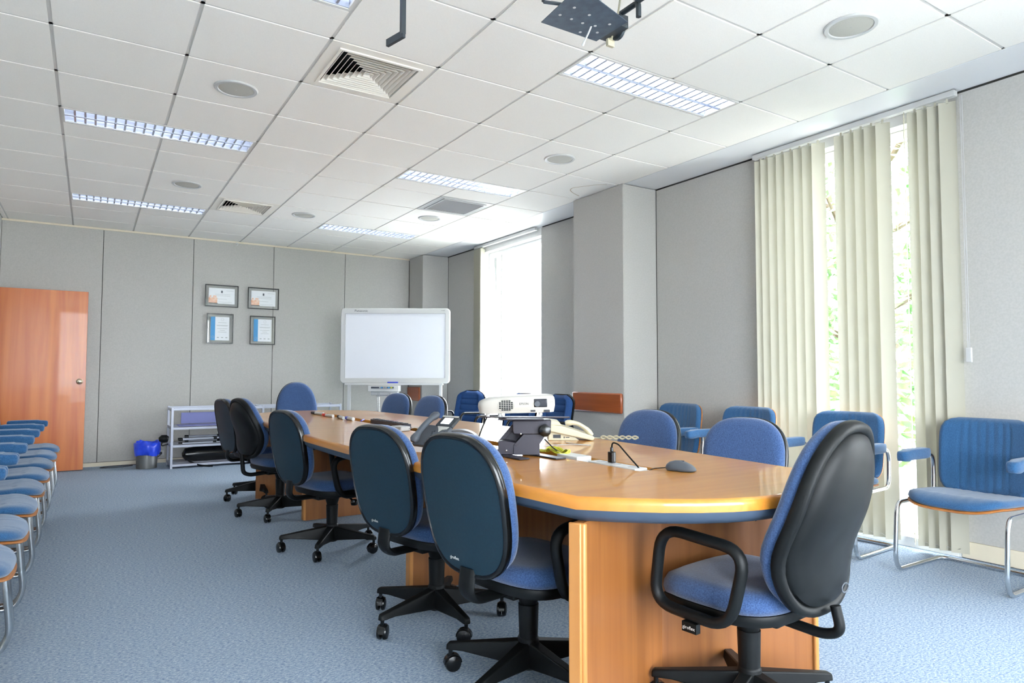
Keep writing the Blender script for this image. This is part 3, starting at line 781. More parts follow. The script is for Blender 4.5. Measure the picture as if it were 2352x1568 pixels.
def slotpt(p):
    x, y = p
    yy = SA+(min(max(y, 1.50), 6.03)-1.50)/4.53*(SB-SA)
    if y <= 1.50: yy = SA
    if y >= 6.03: yy = SB
    if 1.50 < y < 6.03: xx = S1 if x > TX else S0
    else: xx = S0+(x-(TX-.525))/1.05*(S1-S0)
    return (min(max(xx, S0), S1), yy)
off = Vector((TX, 3.765, 0))
def L2(p, z): return (p[0]-TX, p[1]-3.765, z)
N = len(outline())
top = MB(); a0 = outline(.014); sl = [slotpt(p) for p in outline()]
top.add([L2(p, TZ) for p in a0]+[L2(p, TZ) for p in sl], [(i, (i+1) % N, N+(i+1) % N, N+i) for i in range(N)])
top.add([L2(p, TZ) for p in sl]+[L2(p, TZ-.035) for p in sl], [(i, (i+1) % N, N+(i+1) % N, N+i) for i in range(N)])
top.build('tabletop', 'tabletop', tab)
ed = MB(); rg = [(outline(.014), TZ), (outline(.006), TZ-.003), (outline(.001), TZ-.010), (outline(0), TZ-.018), (outline(.001), TZ-.036), (outline(.012), TZ-.037)]
vs = []; fs = []
for pl, z in rg: vs += [L2(p, z) for p in pl]
for k in range(len(rg)-1):
    for i in range(N): fs.append((k*N+i, k*N+(i+1) % N, (k+1)*N+(i+1) % N, (k+1)*N+i))
ed.add(vs, fs, True); ed.build('edging', 'tableedge', tab, ang=50)
ap = MB(); rg = [(outline(.006), TZ-.037), (outline(.010), TZ-.055), (outline(.032), TZ-.072), (outline(.2), TZ-.073)]
vs = []; fs = []
for pl, z in rg: vs += [L2(p, z) for p in pl]
for k in range(len(rg)-1):
    for i in range(N): fs.append((k*N+i, k*N+(i+1) % N, (k+1)*N+(i+1) % N, (k+1)*N+i))
ap.add(vs, fs, True); q = [slotpt(p) for p in outline()]
ap.add([L2(p, TZ-.073) for p in outline(.2)]+[L2(p, TZ-.073) for p in q], [(i, (i+1) % N, N+(i+1) % N, N+i) for i in range(N)])
ap.build('apron', 'edgeband', tab, ang=50)
ct = MB(); ct.b2(S0-.03-TX, S1+.03-TX, SA-3.765, SB-3.765, TZ-.118, TZ-.112); ct.b2(S0-.03-TX, S0-.024-TX, SA-3.765, SB-3.765, TZ-.112, TZ-.07); ct.b2(S1+.024-TX, S1+.03-TX, SA-3.765, SB-3.765, TZ-.112, TZ-.07)
ct.build('cable_tray', 'pedwood', tab)
def panel(mb, p0, p1, z0, z1, th=.03):
    a = Vector((p0[0], p0[1], 0)); b = Vector((p1[0], p1[1], 0)); d_ = b-a
    mb.box(((a.x+b.x)/2-TX, (a.y+b.y)/2-3.765, (z0+z1)/2), (d_.length, th, z1-z0), rz=atan2(d_.y, d_.x))
for pts in (((1.165, 1.50), (1.70, 1.72), (2.235, 1.485)), ((1.23, 6.03), (1.69, 5.83), (2.15, 6.03))):
    for a, b in zip(pts[:-1], pts[1:]):
        mb = MB(); panel(mb, a, b, 0.006, TZ-.074); mb.build('pedestal', 'pedwood', tab, bevel=.0015)
for p, sg in (((1.163, 1.500), 1), ((2.240, 1.484), -1)):
    mb = MB(); mb.box((p[0]-TX, p[1]-3.765, (TZ-.07)/2+.002), (.010, .04, TZ-.078), rz=radians(22*sg)); mb.build('edge_post', 'pedlight', tab, bevel=.004)
    mb = MB(); mb.box((p[0]+sg*.014-TX, p[1]-.008-3.765, (TZ-.07)/2+.002), (.018, .034, TZ-.078), rz=radians(22*sg)); mb.build('edge_post', 'pedlight', tab, bevel=.006)
for y in (3.05, 4.95):
    mb = MB(); panel(mb, (1.35, y), (2.03, y), .006, TZ-.12); mb.build('pedestal', 'pedwood', tab, bevel=.0015)
    for x in (1.345, 2.035): MB().box((x-TX, y-3.765, .31), (.02, .05, .6)).build('edge_post', 'pedlight', tab, bevel=.004)
MB().b2(1.685-TX, 1.705-TX, 1.74-3.765, 3.03-3.765, .32, TZ-.12).build('spine_panel', 'pedwood', tab)
for y0, y1 in ((3.07, 4.93), (4.97, 5.84)): MB().b2(1.685-TX, 1.705-TX, y0-3.765, y1-3.765, .32, TZ-.12).build('spine_panel', 'pedwood', tab)

# ------------------------------------------------------------------ chairs
def task_chair(label, loc, face, star, arms=True, kind='flat', zb=.425, zt=.875, bw=.205, name='task_chair', seat_rot=0):
    """local frame: faces +X, origin on the floor under the column"""
    t = thing(name, label, 'chair', (loc[0], loc[1], 0), face, group='black and blue swivel chairs around the table')
    t['_s'] = 1; del t['_s']
    # star base
    sb = MB()
    sb.lathe([(0, .05), (.034, .05), (.038, .14), (.036, .156), (.03, .16)], n=20)
    for k in range(5):
        a = 2*pi*k/5; T = Matrix.Rotation(a, 4, 'Z')
        prof = [(.02, .028, .058, .145), (.12, .024, .070, .130), (.24, .019, .082, .112), (.298, .017, .080, .104), (.306, .012, .078, .096)]
        vs = []
        for x, hw_, z0, z1 in prof:
            vs += [(x, -hw_, z0), (x, hw_, z0), (x, hw_*.75, z1), (x, -hw_*.75, z1)]
        fs = [(4*i+q_, 4*i+(q_+1) % 4, 4*i+4+(q_+1) % 4, 4*i+4+q_) for i in range(len(prof)-1) for q_ in range(4)]+[(0, 1, 2, 3), (16, 19, 18, 17)]
        sb.add(vs, fs, False, 0, T)
    sb.build('star_base', 'black', t, bevel=.004, rz=star-face)
    for k in range(5):
        a = 2*pi*k/5; T = Matrix.Rotation(a, 4, 'Z') @ Matrix.Translation((.292, 0, 0)) @ Matrix.Rotation(radians(35+20*k), 4, 'Z')
        c = MB()
        for s_ in (-1, 1):
            c.lathe([(0, 0), (.022, 0), (.0295, .004), (.030, .010), (.027, .017), (.014, .021), (0, .022)], n=22, T=T @ Matrix.Translation((-.008, s_*.002, .030)) @ Matrix.Rotation(radians(-90*s_), 4, 'X'))
        hood = [(.033*cos(radians(x)), .033*sin(radians(x))) for x in range(0, 181, 20)]
        vs = [T @ Vector((-.008+p_[0], sy, .030+p_[1])) for sy in (-.0115, .0115) for p_ in hood]
        nn = len(hood)
        c.add(vs, [tuple(range(nn)), tuple(range(nn, 2*nn))[::-1]]+[(i, (i+1) % nn, nn+(i+1) % nn, nn+i) for i in range(nn)])
        c.cyl(T @ Vector((0, 0, .05)), T @ Vector((0, 0, .078)), .008, n=10)
        c.build('caster', 'blackgloss', t, rz=star-face)
    MB().cyl((0, 0, .12), (0, 0, .27), .032, .036, n=20).cyl((0, 0, .26), (0, 0, .335), .028, .05, n=20).build('gas_column', 'black', t)
    # mechanism
    me = MB(); me.prism([(-.13, -.06), (.10, -.07), (.12, -.03), (.12, .03), (.10, .07), (-.13, .06)], .318, .352)
    me.build('mechanism', 'black', t, bevel=.008)
    MB().tube(fillet([(.02, -.05, .335), (.03, -.15, .33), (.03, -.19, .315)], .03), .006, n=8).lathe([(0, -.02), (.018, -.016), (.022, 0), (.018, .016), (0, .02)], c=(.03, -.205, .308), n=16).build('lever', 'blackgloss', t)
    # seat
    out = superel(.215, .225, 3.2, 48, .02, 0)
    def sf(a, b, tt):
        z = tt
        drop = .03*max(0, (a-.12)/.12)**2 if a > .12 else 0
        rise = .008*max(0, (-a-.08)/.12)**2
        return (a, b, z-drop+rise)
    MB().pillow(out, [(.80, .345), (.96, .352), (1.0, .372), (.985, .384), (.6, .385)], sf).build('seat_shell', 'black', t, ang=50)
    MB().pillow(out, [(.7, .382), (.97, .386), (.995, .405), (.985, .425), (.93, .443), (.8, .449), (.5, .444), (.2, .442)], sf).build('seat', 'fabric', t, ang=70)
    # back
    hh = (zt-zb)/2; zc = (zt+zb)/2
    lean = .185
    if kind == 'flat': out = superel(bw, hh, 2.9, 56, 0, zc, .03, etop=2.7)
    else: out = superel(bw, hh, 2.7, 56, 0, zc, -.10, etop=2.35)
    x0 = -.264 if kind != 'slot' else -.235
    cv = .35 if kind == 'flat' else .5
    def bf(a, b, tt):
        s_ = b-zb; x = x0-lean*s_+cv*a*a+(.032*math.exp(-((s_-.17)/.11)**2) if kind != 'flat' else 0)
        return (x+tt, a, b+tt*lean)
    if kind == 'flat':
        MB().pillow(out, [(.5, -.013), (.93, -.012), (.945, -.006)], bf).build('back_panel', 'shell', t, ang=50)
        MB().pillow(out, [(.93, -.008), (.95, -.015), (.98, -.015), (1.0, -.006), (1.0, .010), (.97, .016), (.6, .016)], bf).build('backrest_shell', 'blackgloss', t, ang=60)
    else:
        MB().pillow(out, [(.3, -.045), (.6, -.042), (.78, -.034), (.875, -.020), (.89, -.004)], bf).build('back_panel', 'black', t, ang=50)
        MB().pillow(out, [(.88, -.004), (.90, -.016), (.94, -.022), (.985, -.018), (1.0, -.004), (1.0, .010), (.97, .016), (.6, .016)], bf).build('backrest_shell', 'black', t, ang=60)
        if kind == 'slot':
            p_ = bf(-.05, zb+.08, -.042); ring = []
            Tn = Matrix.Translation(p_)
            ring = [Tn @ Vector((-.006, .020*cos(x)*(1), .013*sin(x))) for x in [2*pi*i/20 for i in range(20)]]
            MB().tube(ring, .0024, n=6, closed=True).build('slot_trim', 'carbon', t)
    MB().pillow(out, [(.8, .014), (.955, .018), (.975, .032), (.955, .048), (.90, .060), (.78, .067), (.5, .070), (.2, .071)], bf).build('backrest', 'fabric', t, ang=70)
    # back bar
    zs = zb+.03
    if kind == 'flat':
        xb = bf(0, zb, -.008)[0]
        MB().tube(fillet([(-.04, 0, .338), (xb+.02, 0, .338), (xb-.014, 0, .37), (xb-.004, 0, zb+.028)], .04, n=8), 0.0135, n=12, flat=2.8).build('back_bar', 'black', t)
    else:
        MB().tube(fillet([(-.04, 0, .335), (-.24, 0, .325), (-.29, 0, .345), (bf(0, zb+.03, -.03)[0]-.01, 0, zb+.03)], .06, n=8), .015, n=10).build('back_bar', 'black', t)
    if arms:
        for s_ in (-1, 1):
            y = s_*.262
            loop = fillet([(-.10, y, .36), (-.155, y, .585), (.13, y*1.02, .605), (.165, y, .37)], .075, n=7, closed=True)
            a_ = MB(); a_.tube(loop, .0165, n=12, closed=True, flat=1.25); a_.build('armrest', 'black', t)
            MB().b2(-.05, .10, min(s_*.14, s_*.255), max(s_*.14, s_*.255), .345, .36).build('arm_bracket', 'black', t, bevel=.003)
    return t, bf, zb

CH = [  # label, loc, facing deg, star deg (direction of an arm), arms, kind, zb, zt, bw
 ('dark-backed swivel chair with armrests at the table, nearest left side, beside the table corner', (1.327, 1.98), 11, None, True, 'flat', .418, .885, .205),
 ('dark-backed swivel chair without armrests, second along the left side of the table', (1.309, 2.676), 14, None, False, 'flat', .415, .868, .205),
 ('dark-backed swivel chair standing apart with its whole star base showing, third along the left side', (1.284, 4.087), 12, None, True, 'flat', .42, .862, .205),
 ('bulging black-backed swivel chair fourth along the left side, overlapping the one behind it', (1.256, 5.285), 13, None, True, 'bulge', .45, .895, .20),
 ('slim dark-backed swivel chair farthest along the left side, next to the rack', (1.28, 6.12), 10, None, False, 'flat', .40, .862, .205),
 ('large black-backed swivel chair with armrests in the right foreground at the table end', (1.785, 1.41), 97, None, True, 'slot', .385, .945, .215),
 ('blue-fronted swivel chair facing the viewer at the far end of the table', (1.785, 6.77), -98, None, False, 'bulge', .46, .985, .205),
 ('blue-fronted swivel chair on the far right side of the table below the whiteboard tray', (2.45, 6.44), 200, None, False, 'flat', .42, .872, .205),
 ('blue-fronted swivel chair on the right side of the table beside the desk phone handset', (2.425, 5.60), 196, None, False, 'flat', .42, .872, .205),
 ('blue-fronted swivel chair on the right side of the table behind the beige phone cord', (2.47, 2.80), 191, None, False, 'flat', .42, .868, .205),
 ('blue-fronted swivel chair on the right side of the table behind the computer mouse', (2.47, 2.10), 196, None, False, 'flat', .42, .860, .21),
]
stars = {0: atan2(2.221-1.98, 1.114-1.327), 1: atan2(2.592-2.676, 1.014-1.309), 2: atan2(3.829-4.087, 1.118-1.284), 3: atan2(5.018-5.285, 1.104-1.256), 4: atan2(6.038-6.12, 1.005-1.28), 5: atan2(1.664-1.40, 1.60-1.80)}
for k, (lab, loc, fd, _, arms, kind, zb, zt, bw) in enumerate(CH):
    t, bf, zb_ = task_chair(lab, loc, radians(fd), stars.get(k, .3+k), arms, kind, zb, zt, bw)
    if k in (0, 1):
        p0 = Vector(bf(.075, zb_+.055, -.0165)); p1 = Vector(bf(.035, zb_+.055, -.0165)); pu = Vector(bf(.075, zb_+.075, -.0165))
        text('giroflex', .016, 'silver', t, frame_T(((p0+p1)/2), p1-p0, pu-p0))
    if k == 5:
        lb = MB().box((.02, .275, .335), (.05, .02, .028)).build('arm_label_plate', 'black', t)
        text('giroflex', .014, 'silver', t, frame_T((.02, .287, .335), (-1, 0, 0), (0, 0, 1)))

# cantilever armchairs
def armchair_proto():
    t = thing('cantilever_armchair', 'x', 'armchair', (0, 0, 0), 0, 'blue cantilever armchairs')
    r = .0115; W = .262
    # one continuous tube: arm support - rear seat - ... - front leg - runner - rear cross bar - mirrored
    half = [(.17, W, .612), (-.135, W, .612), (-.155, W, .56), (-.145, W, .38), (.235, W, .375), (.262, W, .33), (.285, W, .08), (.255, W, .0125), (-.215, W, .0125)]
    pl = half+[(p[0], -p[1], p[2]) for p in half[::-1]]
    MB().tube(fillet(pl, .055, n=6), r, n=12).build('frame', 'chrome', t)
    # seat: curved ply shell and cushion
    out = superel(.26, .238, 3.4, 56, .055, 0)
    def sf(a, b, tt):
        u = (a-.055)/.26
        z = .400+.012*u-.03*max(0, u-.5)**2*4-.010*(1-(b/.24)**2)*(1 if u < .5 else .4)
        return (a, b, z+tt)
    MB().pillow(out, [(.6, -.008), (.97, -.006), (1.0, 0), (.98, .006), (.5, .006)], sf).build('seat_shell', 'ply', t, ang=60)
    def sf2(a, b, tt):
        g = 0
        if abs(b) < .15: g = .003*abs(sin((b+.15)/.05*pi))-.003
        p = sf(a, b, tt+g*(1 if tt > .03 else 0)); return p
    MB().pillow(superel(.26, .238, 3.4, 96, .055, 0), [(.8, .004), (.96, .008), (.99, .022), (.97, .038), (.91, .046), (.82, .049)]+[(s_/20, .05) for s_ in range(15, 0, -2)], sf2).build('seat', 'fabric2', t, ang=70)
    # back
    out = superel(.238, .215, 5.5, 72, 0, .62, .02)
    def bf(a, b, tt):
        s_ = b-.41; x = -.178-.11*s_-.05*s_*s_+.75*a*a
        return (x+tt, a, b+.1*tt)
    MB().pillow(out, [(.5, -.016), (.95, -.014), (.98, -.006), (.975, .002), (.6, .003)], bf).build('back_shell', 'ply', t, ang=60)
    def bf2(a, b, tt):
        g = 0
        if abs(a) < .125 and tt > .04: g = .0045*abs(sin((a+.125)/.0417*pi))-.0045
        return bf(a, b, tt+g)
    # channels need points across: build as grid
    out2 = superel(.238, .215, 3.8, 72, 0, .625, .03)
    gm = MB(); NX, NZ = 60, 14
    vs = []; fs = []
    for iz in range(NZ+1):
        v = -1+2*iz/NZ; ve = math.copysign(1-(1-abs(v))**1.6, v)
        for ix in range(NX+1):
            u = -1+2*ix/NX
            # map square to superellipse
            hwz = .238*(1-abs(ve)**5.5)**(1/5.5) if abs(ve) < 1 else 0
            hwz = max(hwz, .238*.62)
            a = u*hwz*.975*(1+.02*ve); b = .62+ve*.215*.985
            edge = min(1, (1-abs(u))/.10, (1-abs(ve))/.12)
            th = .006+.038*max(0, edge)**.45
            vs.append(bf2(a, b, th if edge < 1 else .0441))
    for iz in range(NZ):
        for ix in range(NX):
            q = iz*(NX+1)+ix; fs.append((q, q+1, q+NX+2, q+NX+1))
    gm.add(vs, fs, True)
    gm.build('backrest', 'fabric2', t, ang=80)
    for s_ in (-1, 1):
        o2 = superel(.15, .03, 4.5, 32, .06, s_*W)
        MB().pillow(o2, [(.8, .598), (.97, .602), (1, .618), (1, .640), (.96, .652), (.8, .656), (.4, .657)], lambda a, b, tt: (a, b, tt-(.006 if a > .15 else 0))).build('arm_pad', 'fabric2', t, ang=70)
    return t
AC = [(3.99, 3.95, 180, 'blue cantilever armchair right of the near pillar, in the gap between two swivel chairs'),
      (4.00, 3.27, 180, 'blue cantilever armchair standing at the left edge of the vertical blind'),
      (4.02, 2.50, 184, 'blue cantilever armchair in front of the blind, half hidden by the big black chair'),
      (4.02, 1.72, 180, 'blue cantilever armchair at the right edge of the picture, its chrome sled base showing')]
ys = [7.08, 6.49, 5.89, 5.30, 4.71, 4.12, 3.53, 2.94, 2.35]
ordn = ['nearest the open door', 'second from the open door', 'third from the open door', 'fourth from the open door', 'in the middle, fifth from the open door', 'sixth from the open door', 'seventh from the open door', 'eighth from the open door', 'last, cut by the picture edge']
for y, nme in zip(ys, ordn):
    AC.append((-.515, y, 0, 'blue armchair in the left wall row, '+nme))
proto = armchair_proto()
for k, (x, y, a, lab) in enumerate(AC):
    g = 'blue armchairs by the window wall' if k < 4 else 'blue armchairs in a row along the left wall'
    if k == 0:
        proto.location = (x, y, 0); proto.rotation_euler = (0, 0, radians(a)); proto['label'] = lab; proto['group'] = g
    else: dup(proto, (x, y, 0), radians(a), lab, g)

# channelled conference chairs behind the projector
def channel_chair(x, y, a, label, zt=.885):
    t = thing('channel_back_chair', label, 'chair', (x, y, 0), radians(a), 'channel-stitched chairs by the far window')
    gm = MB(); NX, NZ = 20, 90; vs = []; fs = []
    z0 = .42
    for iz in range(NZ+1):
        v = iz/NZ; z = z0+(zt-z0)*v
        top_r = max(0, (v-.80)/.20); hwz = .215*(1-.55*top_r**2.6)*(1-.06*v)
        for ix in range(NX+1):
            u = -1+2*ix/NX
            bx = -.20-.20*(z-z0)
            th = .045 if abs(u) < .72 else .06
            if abs(u) < .72 and .05 < v < .88: th -= .010*(1-abs(sin(v*pi*7.5))**.5)+.003
            if abs(abs(u)-.72) < .05: th -= .012
            edge = min((1-abs(u))/.12, (1-v)/.06, 1); th *= max(edge, 0)**.5 if edge < 1 else 1
            vs.append((bx+th+.02*u*u, u*hwz, z))
    for iz in range(NZ):
        for ix in range(NX):
            q = iz*(NX+1)+ix; fs.append((q, q+1, q+NX+2, q+NX+1))
    gm.add(vs, fs, True); gm.build('backrest', 'fabric3', t, ang=80)
    sh = []
    for iz in range(0, NZ+1, 5):
        v = iz/NZ; z = z0+(zt+.006-z0)*v; top_r = max(0, (v-.80)/.20); hwz = .222*(1-.55*top_r**2.6)*(1-.06*v); sh.append((hwz, z, -.20-.20*(z-z0)))
    b = MB(); vs = []
    for hw_, z, bx in sh: vs += [(bx-.02, -hw_*.9, z), (bx+.002, -hw_, z), (bx+.016, -hw_, z), (bx+.016, hw_, z), (bx+.002, hw_, z), (bx-.02, hw_*.9, z)]
    m_ = len(sh)
    b.add(vs, [(6*i+q, 6*i+(q+1) % 6, 6*i+6+(q+1) % 6, 6*i+6+q) for i in range(m_-1) for q in range(6)]+[(0, 5, 4, 3, 2, 1), tuple(6*(m_-1)+q for q in range(6))], True)
    b.build('back_shell', 'blackgloss', t, ang=40)
    MB().pillow(superel(.22, .22, 3.5, 40, .02, 0), [(.8, .38), (.98, .39), (1, .41), (.97, .44), (.85, .455), (.4, .452)], lambda a_, b_, tt: (a_, b_, tt)).build('seat', 'fabric3', t, ang=70)
    for s_ in (-1, 1):
        W_ = s_*.25
        MB().tube(fillet([(-.20, W_, .40), (-.22, W_, .645), (.14, W_, .655), (.20, W_, .40), (.20, W_, .015), (-.22, W_, .015)], .06, n=6), .013, n=10).build('arm_frame', 'blackgloss', t)
    MB().tube([(-.21, -.25, .39), (-.21, .25, .39)], .011, n=8).tube([(.19, -.25, .375), (.19, .25, .375)], .011, n=8).build('cross_bar', 'blackgloss', t)
    return t
channel_chair(3.42, 6.57, 196, 'blue channel-stitched chair left of the projector, in front of the far window')
channel_chair(3.42, 5.55, 188, 'blue channel-stitched chair mostly hidden behind the projector', .878)
channel_chair(3.40, 4.95, 180, 'blue channel-stitched chair right of the projector, beside the pillar')

# ------------------------------------------------------------------ things on the table
def at(x, y, z=TZ): return (x, y, z)
VR = atan2(-.536, .844)   # rotation of a thing whose front faces the camera direction
# projector stand
t = thing('projector_stand', 'black folding metal stand carrying the projector on the table', 'stand', at(1.56, 2.37), VR)
MB().box((-.065, -.04, .004), (.05, .26, .006), rz=radians(32)).build('foot', 'purple', t, bevel=.002)
MB().box((.085, -.035, .004), (.05, .24, .006), rz=radians(34)).build('foot', 'purple', t, bevel=.002)
sd = MB(); sd.prism([(-.105, 0), (-.03, 0), (-.03, .05), (-.085, .06), (-.105, .055)], -.03, .05, T=Matrix(((1, 0, 0, 0), (0, 0, 1, 0), (0, 1, 0, .007), (0, 0, 0, 1))))
sd.build('lower_bracket', 'purple', t, bevel=.002)
Tm = Matrix(((1, 0, 0, 0), (0, 0, 1, 0), (0, 1, 0, .007), (0, 0, 0, 1)))
lm = MB()
lm.prism([(-.105, .05), (-.085, .05), (-.015, .125), (-.035, .135)], .035, .05, T=Tm)
lm.prism([(-.04, .0), (.07, .0), (.07, .045), (.105, .10), (.02, .10), (-.04, .04)], -.035, -.031, T=Tm)
lm.prism([(-.04, .04), (-.028, .035), (.02, .085), (.012, .095)], -.035, .04, T=Tm)
lm.prism([(.0, .0), (.07, .0), (.07, .045), (.02, .045)], .035, .05, T=Tm)
lm.prism([(-.10, .0), (.05, .0), (.05, .10), (-.02, .115), (-.10, .05)], .052, .055, T=Tm)
lm.build('link_arm', 'purple', t, bevel=.001)
MB().prism([(-.04, .085), (.115, .085), (.118, .145), (-.045, .145), (-.045, .10)], -.04, .05, T=Tm).build('upper_bracket', 'purple', t, bevel=.004)
MB().lathe([(0, 0), (.022, 0), (.026, .01), (.024, .035), (0, .045)], n=24, T=Matrix.Translation((.09, -.04, .11)) @ Matrix.Rotation(radians(90), 4, 'X')).build('clamp_knob', 'blackgloss', t)
MB().box((-.01, .0, .157), (.19, .19, .005)).box((-.13, .0, .162), (.12, .035, .004)).box((.115, .02, .160), (.17, .035, .006)).box((-.02, -.06, .164), (.2, .03, .004)).build('top_plate', 'purple', t, bevel=.003)
for x, z, y in ((-.01, .095, -.041), (-.035, .125, .055), (-.07, .025, -.032)):
    MB().lathe([(0, 0), (.004, 0), (.003, .003), (0, .004)], n=10, T=Matrix.Translation((x, y, z)) @ Matrix.Rotation(radians(90), 4, 'X')).build('rivet', 'chrome', t)
# projector
t = thing('projector', 'white projector with lens and round vent grille on the black stand', 'projector', (1.545, 2.395, TZ+.180), VR+radians(-2))
t.rotation_euler = (0, radians(-1.5), VR+radians(-2))
out = superel(.163, .12, 5.5, 64, 0, .02)
def pj(a, b, tt):
    k = 1
    zt_ = tt
    if tt > .03: zt_ = tt-.016*max(0, (-a-.02)/.14)**1.6
    return (a, b, zt_)
MB().pillow(out, [(.8, .002), (.965, .004), (.985, .018), (1.0, .03), (1.0, .052), (.985, .064), (.95, .071), (.85, .0745), (.4, .076)], pj).build('housing', 'projwhite', t, ang=50)
FY = -.1005
vent = MB()
for i in range(6):
    for j in range(6):
        x = -.066+i*.0098; z = .018+j*.0072
        if ((x+.042)/.032)**2+((z-.036)/.026)**2 < 1: vent.b2(x-.0040, x+.0040, FY-.0005, FY+.006, z-.0026, z+.0026)
vent.build('vent_grille', 'dark', t)
MB().tube([(-.042+.034*cos(a), FY+.0005, .036+.027*sin(a)) for a in [2*pi*i/32 for i in range(32)]], .0012, n=5, closed=True).build('vent_rim', 'projwhite', t)
MB().b2(.074, .129, FY-.001, FY+.012, .026, .060).build('lens_window', 'lens', t, bevel=.003)
ln = MB().lathe([(0, .003), (.009, .002), (.0115, .0), (.012, .004), (.011, .012)], n=28, T=Matrix.Translation((.088, FY+.004, .040)) @ Matrix.Rotation(radians(90), 4, 'X')).build('lens', 'carbon', t)
MB().b2(.060, .080, FY-.0015, FY+.008, .008, .015).b2(.116, .139, FY-.0015, FY+.01, .004, .015).build('foot_recess', 'ink', t, bevel=.002)
text('EPSON', .0125, 'ink', t, frame_T((.033, FY-.0005, .041), (1, 0, 0), (0, 0, 1)))
text('HDMI', .006, 'ink', t, frame_T((.145, FY-.0002, .046), (1, .08, 0), (0, 0, 1)))
for x in (-.12, -.07, .10): MB().lathe([(.008, -.010), (.008, .004)], c=(x, -.07 if x > 0 else -.06, 0), n=12).build('foot', 'white', t)
# cables from the stand
o = MB().tube(fillet([(1.46, 2.50, TZ+.16), (1.44, 2.52, TZ+.10), (1.43, 2.55, TZ+.02), (1.50, 2.56, TZ+.006), (1.60, 2.55, TZ+.006)], .04), .003, n=6).build('projector_cable', 'black'); tag(o, 'thin dark cable hanging from the projector down to the table', 'cable')
o = MB().tube(fillet([(1.63, 2.31, TZ+.07), (1.67, 2.30, TZ+.03), (1.705, 2.30, TZ+.008)], .02), .0028, n=6).build('stand_cable', 'black'); tag(o, 'short black cable running from the stand to the yellow cable', 'cable')
# yellow network cable bundle
mb = MB()
pts = []
for i in range(240):
    a = i/240*2*pi*5; q = i/240
    rr = 1+.18*sin(a*1.7+q*9)
    pts.append((1.72+.030*rr*cos(a)+.006*sin(3*q*6), 2.34+.075*rr*sin(a), TZ+.006+.010*(1+sin(a*2.3+q*20))*.8))
mb.tube(pts, .0032, n=6)
mb.tube(fillet([(1.70, 2.40, TZ+.006), (1.66, 2.50, TZ+.006), (1.62, 2.60, TZ+.006), (1.64, 2.70, TZ+.006)], .05), .0032, n=6)
mb.tube(fillet([(1.71, 2.40, TZ+.01), (1.69, 2.52, TZ+.008), (1.66, 2.66, TZ+.006)], .05), .0032, n=6)
o = mb.build('network_cable', 'yellow'); tag(o, 'coiled yellow network cable lying beside the projector stand', 'cable')
# thin white wire
o = MB().tube(fillet([(1.72, 2.66, TZ+.003), (1.86, 2.62, TZ+.003), (1.98, 2.60, TZ+.003), (2.06, 2.50, TZ+.003), (2.02, 2.58, TZ+.003), (2.02, 2.68, TZ+.004)], .05), .0018, n=5).build('thin_wire', 'grey'); tag(o, 'thin pale wire running from the beige phone to the stand', 'wire')

# IP phone
def deskphone():
    t = thing('desk_phone', 'charcoal office phone with a lit screen at the left edge of the table', 'phone', at(1.37, 2.775), radians(-78)); t.scale = (.92, .92, .92)
    # local: front edge toward -Y, width along X, tilted body
    tl = radians(40)
    T = Matrix.Translation((0, -.09, .012)) @ Matrix.Rotation(tl, 4, 'X')
    b = MB(); b.prism(rrect(-.105, .085, 0, .14, .012), 0, .018, T=T); b.build('body', 'carbon', t, bevel=.003)
    hd = MB(); hd.prism(rrect(-.04, .085, .135, .205, .006), .006, .022, T=T); hd.build('screen_housing', 'carbond', t, bevel=.002)
    MB().prism(rrect(-.012, .055, .15, .192, .002), .0222, .0232, T=T).build('display', 'screen', t)
    MB().prism(rrect(-.04, .085, .197, .207, .003), .0225, .0245, T=T).prism([(-.02, .134), (.07, .134), (.065, .118), (.035, .112), (.022, .095), (.008, .112)], .018, .0205, T=T).build('silver_trim', 'silver', t)
    MB().lathe([(0, .022), (.010, .022), (.0125, .0205)], c=(.022, .115, 0), n=20, T=T).build('navigation_ring', 'silver', t)
    ks = MB()
    for i in range(3):
        for j in range(4): ks.prism(rrect(-.012+i*.017, .0+i*.017, .012+j*.017, .022+j*.017, .002), .018, .021, T=T)
    for x, y in ((-.022, .092), (-.010, .098), (-.016, .083), (.055, .09), (.065, .098), (.06, .08)): ks.prism(rrect(x-.005, x+.005, y-.004, y+.004, .002), .018, .021, T=T)
    ks.build('keypad', 'carbond', t)
    hs = MB(); pts = []
    for i in range(17):
        u = i/16; x = -.075; y = .0+u*.205; z = .034+.014*sin(pi*u)**.8
        pts.append(T @ Vector((x, y, z)))
    hs.tube(pts, [.012]+[.020]*2+[.017]+[.014]*9+[.017]+[.020]*2+[.012], n=14, flat=1.3); hs.build('handset', 'carbon', t)
    st = MB(); T2 = Matrix.Identity(4)
    st.prism([(-.09, .01), (.06, .01), (.06, .06), (-.09, .06)], .0, .09, T=Matrix.Translation((0, -.02, 0))); st.build('stand', 'carbond', t, bevel=.004)
deskphone()
